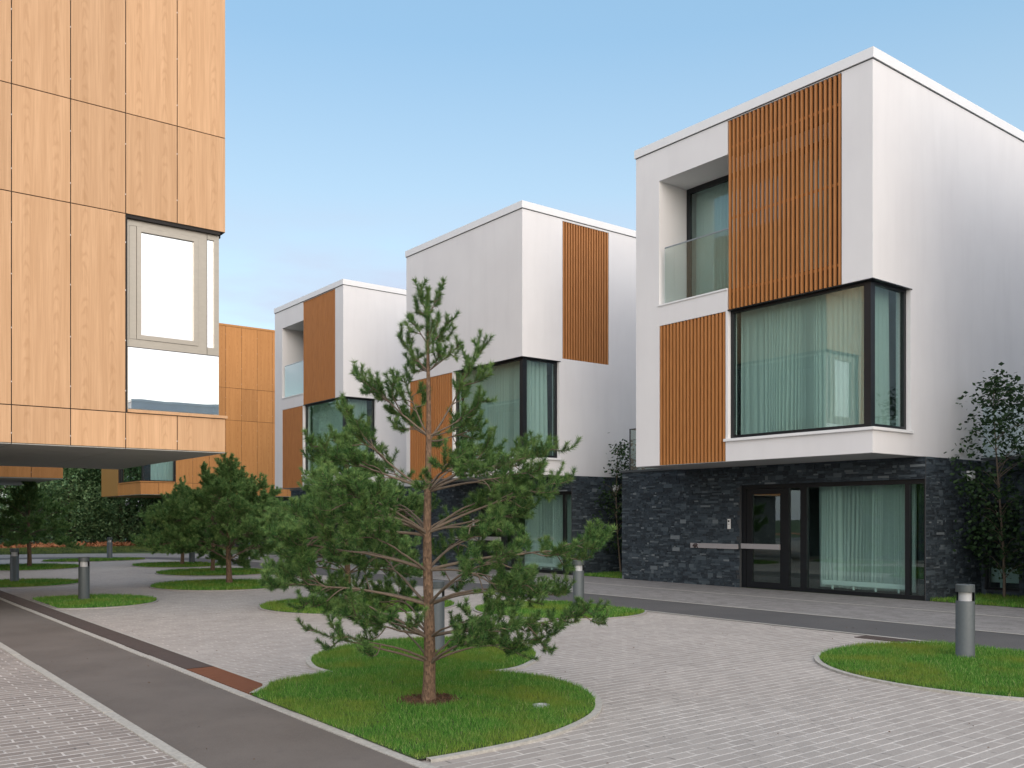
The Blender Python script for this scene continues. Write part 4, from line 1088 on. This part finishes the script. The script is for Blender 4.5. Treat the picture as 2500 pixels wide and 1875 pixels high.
# ------------------------------------------------------------------ broadleaf trees
def leaf_cloud(rg, cen, rad, nl, size, flat=.7):
    n = len(cen) * nl
    idx = np.repeat(np.arange(len(cen)), nl)
    p = cen[idx] + rg.normal(size=(n, 3)) * rad[idx][:, None] * np.array([1, 1, .75])
    e1 = rg.normal(size=(n, 3)); e1[:, 2] *= flat; e1 /= np.linalg.norm(e1, axis=1)[:, None]
    e2 = np.cross(e1, rg.normal(size=(n, 3)) + np.array([0, 0, 1.2])); e2 /= np.linalg.norm(e2, axis=1)[:, None] + 1e-9
    s = (size * rg.uniform(.6, 1.3, n))[:, None]
    v = np.stack([p - e1*s, p - e2*s*.6, p + e1*s, p + e2*s*.6], 1).reshape(-1, 3)
    tint = np.repeat(np.clip(rg.normal(.18, .22, len(cen)), 0, .8)[idx], 4)
    return v, np.arange(4*n).reshape(-1, 4), tint
def broadleaf(name, x, y, H, rad, label, cat, group, seed, nc, nl, size, lo=.15, mat='leaf', tr=.1, crad=.35):
    rg = np.random.default_rng(seed)
    root = empty(name, (x, y, 0)); tag(root, label, cat, group)
    n = 12; zs = np.linspace(0, H*.92, n); path = np.stack([.12*np.sin(zs*.9+seed), .12*np.cos(zs*.7+seed), zs], 1); path[:, :2] -= path[0, :2]
    a = Acc(); a.add(*tube_rows(path, tr*(1-zs/H*.85), 8)); cen = []
    for i in range(nc):
        z = H*(lo + (1-lo)*rg.uniform(0, 1)**.9); f = (z/H-lo)/(1-lo)
        prof = math.sin(math.pi*min(1, .12+f*.88))**.6 if f < .95 else .35
        th = rg.uniform(0, 2*np.pi); q = rad*prof*math.sqrt(rg.uniform(.12, 1))
        c = np.array([q*math.cos(th), q*math.sin(th), z]); cen.append(c)
        if i % 4 == 0:
            zb = max(.2, z - q*.6); b = np.array([np.interp(zb, zs, path[:, 0]), np.interp(zb, zs, path[:, 1]), zb])
            t = np.linspace(0, 1, 6)[:, None]; P = b*(1-t)+c*t; P[:, 2] += .12*np.sin(t[:, 0]*3.14)
            a.add(*tube_rows(P, tr*.28*(1-t[:, 0]*.8), 5))
    a.mesh('trunk', 'twig', root)
    v, q, tint = leaf_cloud(rg, np.array(cen), np.full(nc, crad)*rg.uniform(.7, 1.3, nc), nl, size)
    v[:, 2] = np.maximum(v[:, 2], .02)
    npmesh('crown', v, q, mat, root, tint=tint)
    return root
def copy_tree(r, loc, rz, sc_, label):
    c = r.copy(); C.objects.link(c); c.location = loc; c.rotation_euler = (0, 0, rz); c.scale = (sc_, sc_, sc_); c['label'] = label
    for ch in list(r.children):
        d_ = ch.copy(); C.objects.link(d_); d_.parent = c
    return c
WG = 'broadleaf trees along the far edge of the wood'
WL = 'dense dark green tree in the far row behind the bark mulch'
protos = [broadleaf('broadleaf_tree', -1.0 + 4*i, 61, 6.6 + .5*i, 2.7, WL, 'tree', WG, 800 + i, 200, 120, .078, lo=.03, tr=.13, crad=.42) for i in range(3)]
rnd = random.Random(5); k = 0
for row, yy0 in enumerate((60.2, 64.0)):
    xx0 = -20 + row * 1.8
    while xx0 < 34:
        if 11.5 < xx0 < 27 and row == 0 and False: pass
        loc = (xx0 + rnd.uniform(-.6, .6), yy0 + rnd.uniform(-.8, .8), 0)
        if k < 3: protos[k].location = loc
        else: copy_tree(protos[k % 3], loc, rnd.uniform(0, 6.28), rnd.uniform(.85, 1.25) * (1.15 if row else 1), WL)
        k += 1; xx0 += 3.6
# light trees by the houses
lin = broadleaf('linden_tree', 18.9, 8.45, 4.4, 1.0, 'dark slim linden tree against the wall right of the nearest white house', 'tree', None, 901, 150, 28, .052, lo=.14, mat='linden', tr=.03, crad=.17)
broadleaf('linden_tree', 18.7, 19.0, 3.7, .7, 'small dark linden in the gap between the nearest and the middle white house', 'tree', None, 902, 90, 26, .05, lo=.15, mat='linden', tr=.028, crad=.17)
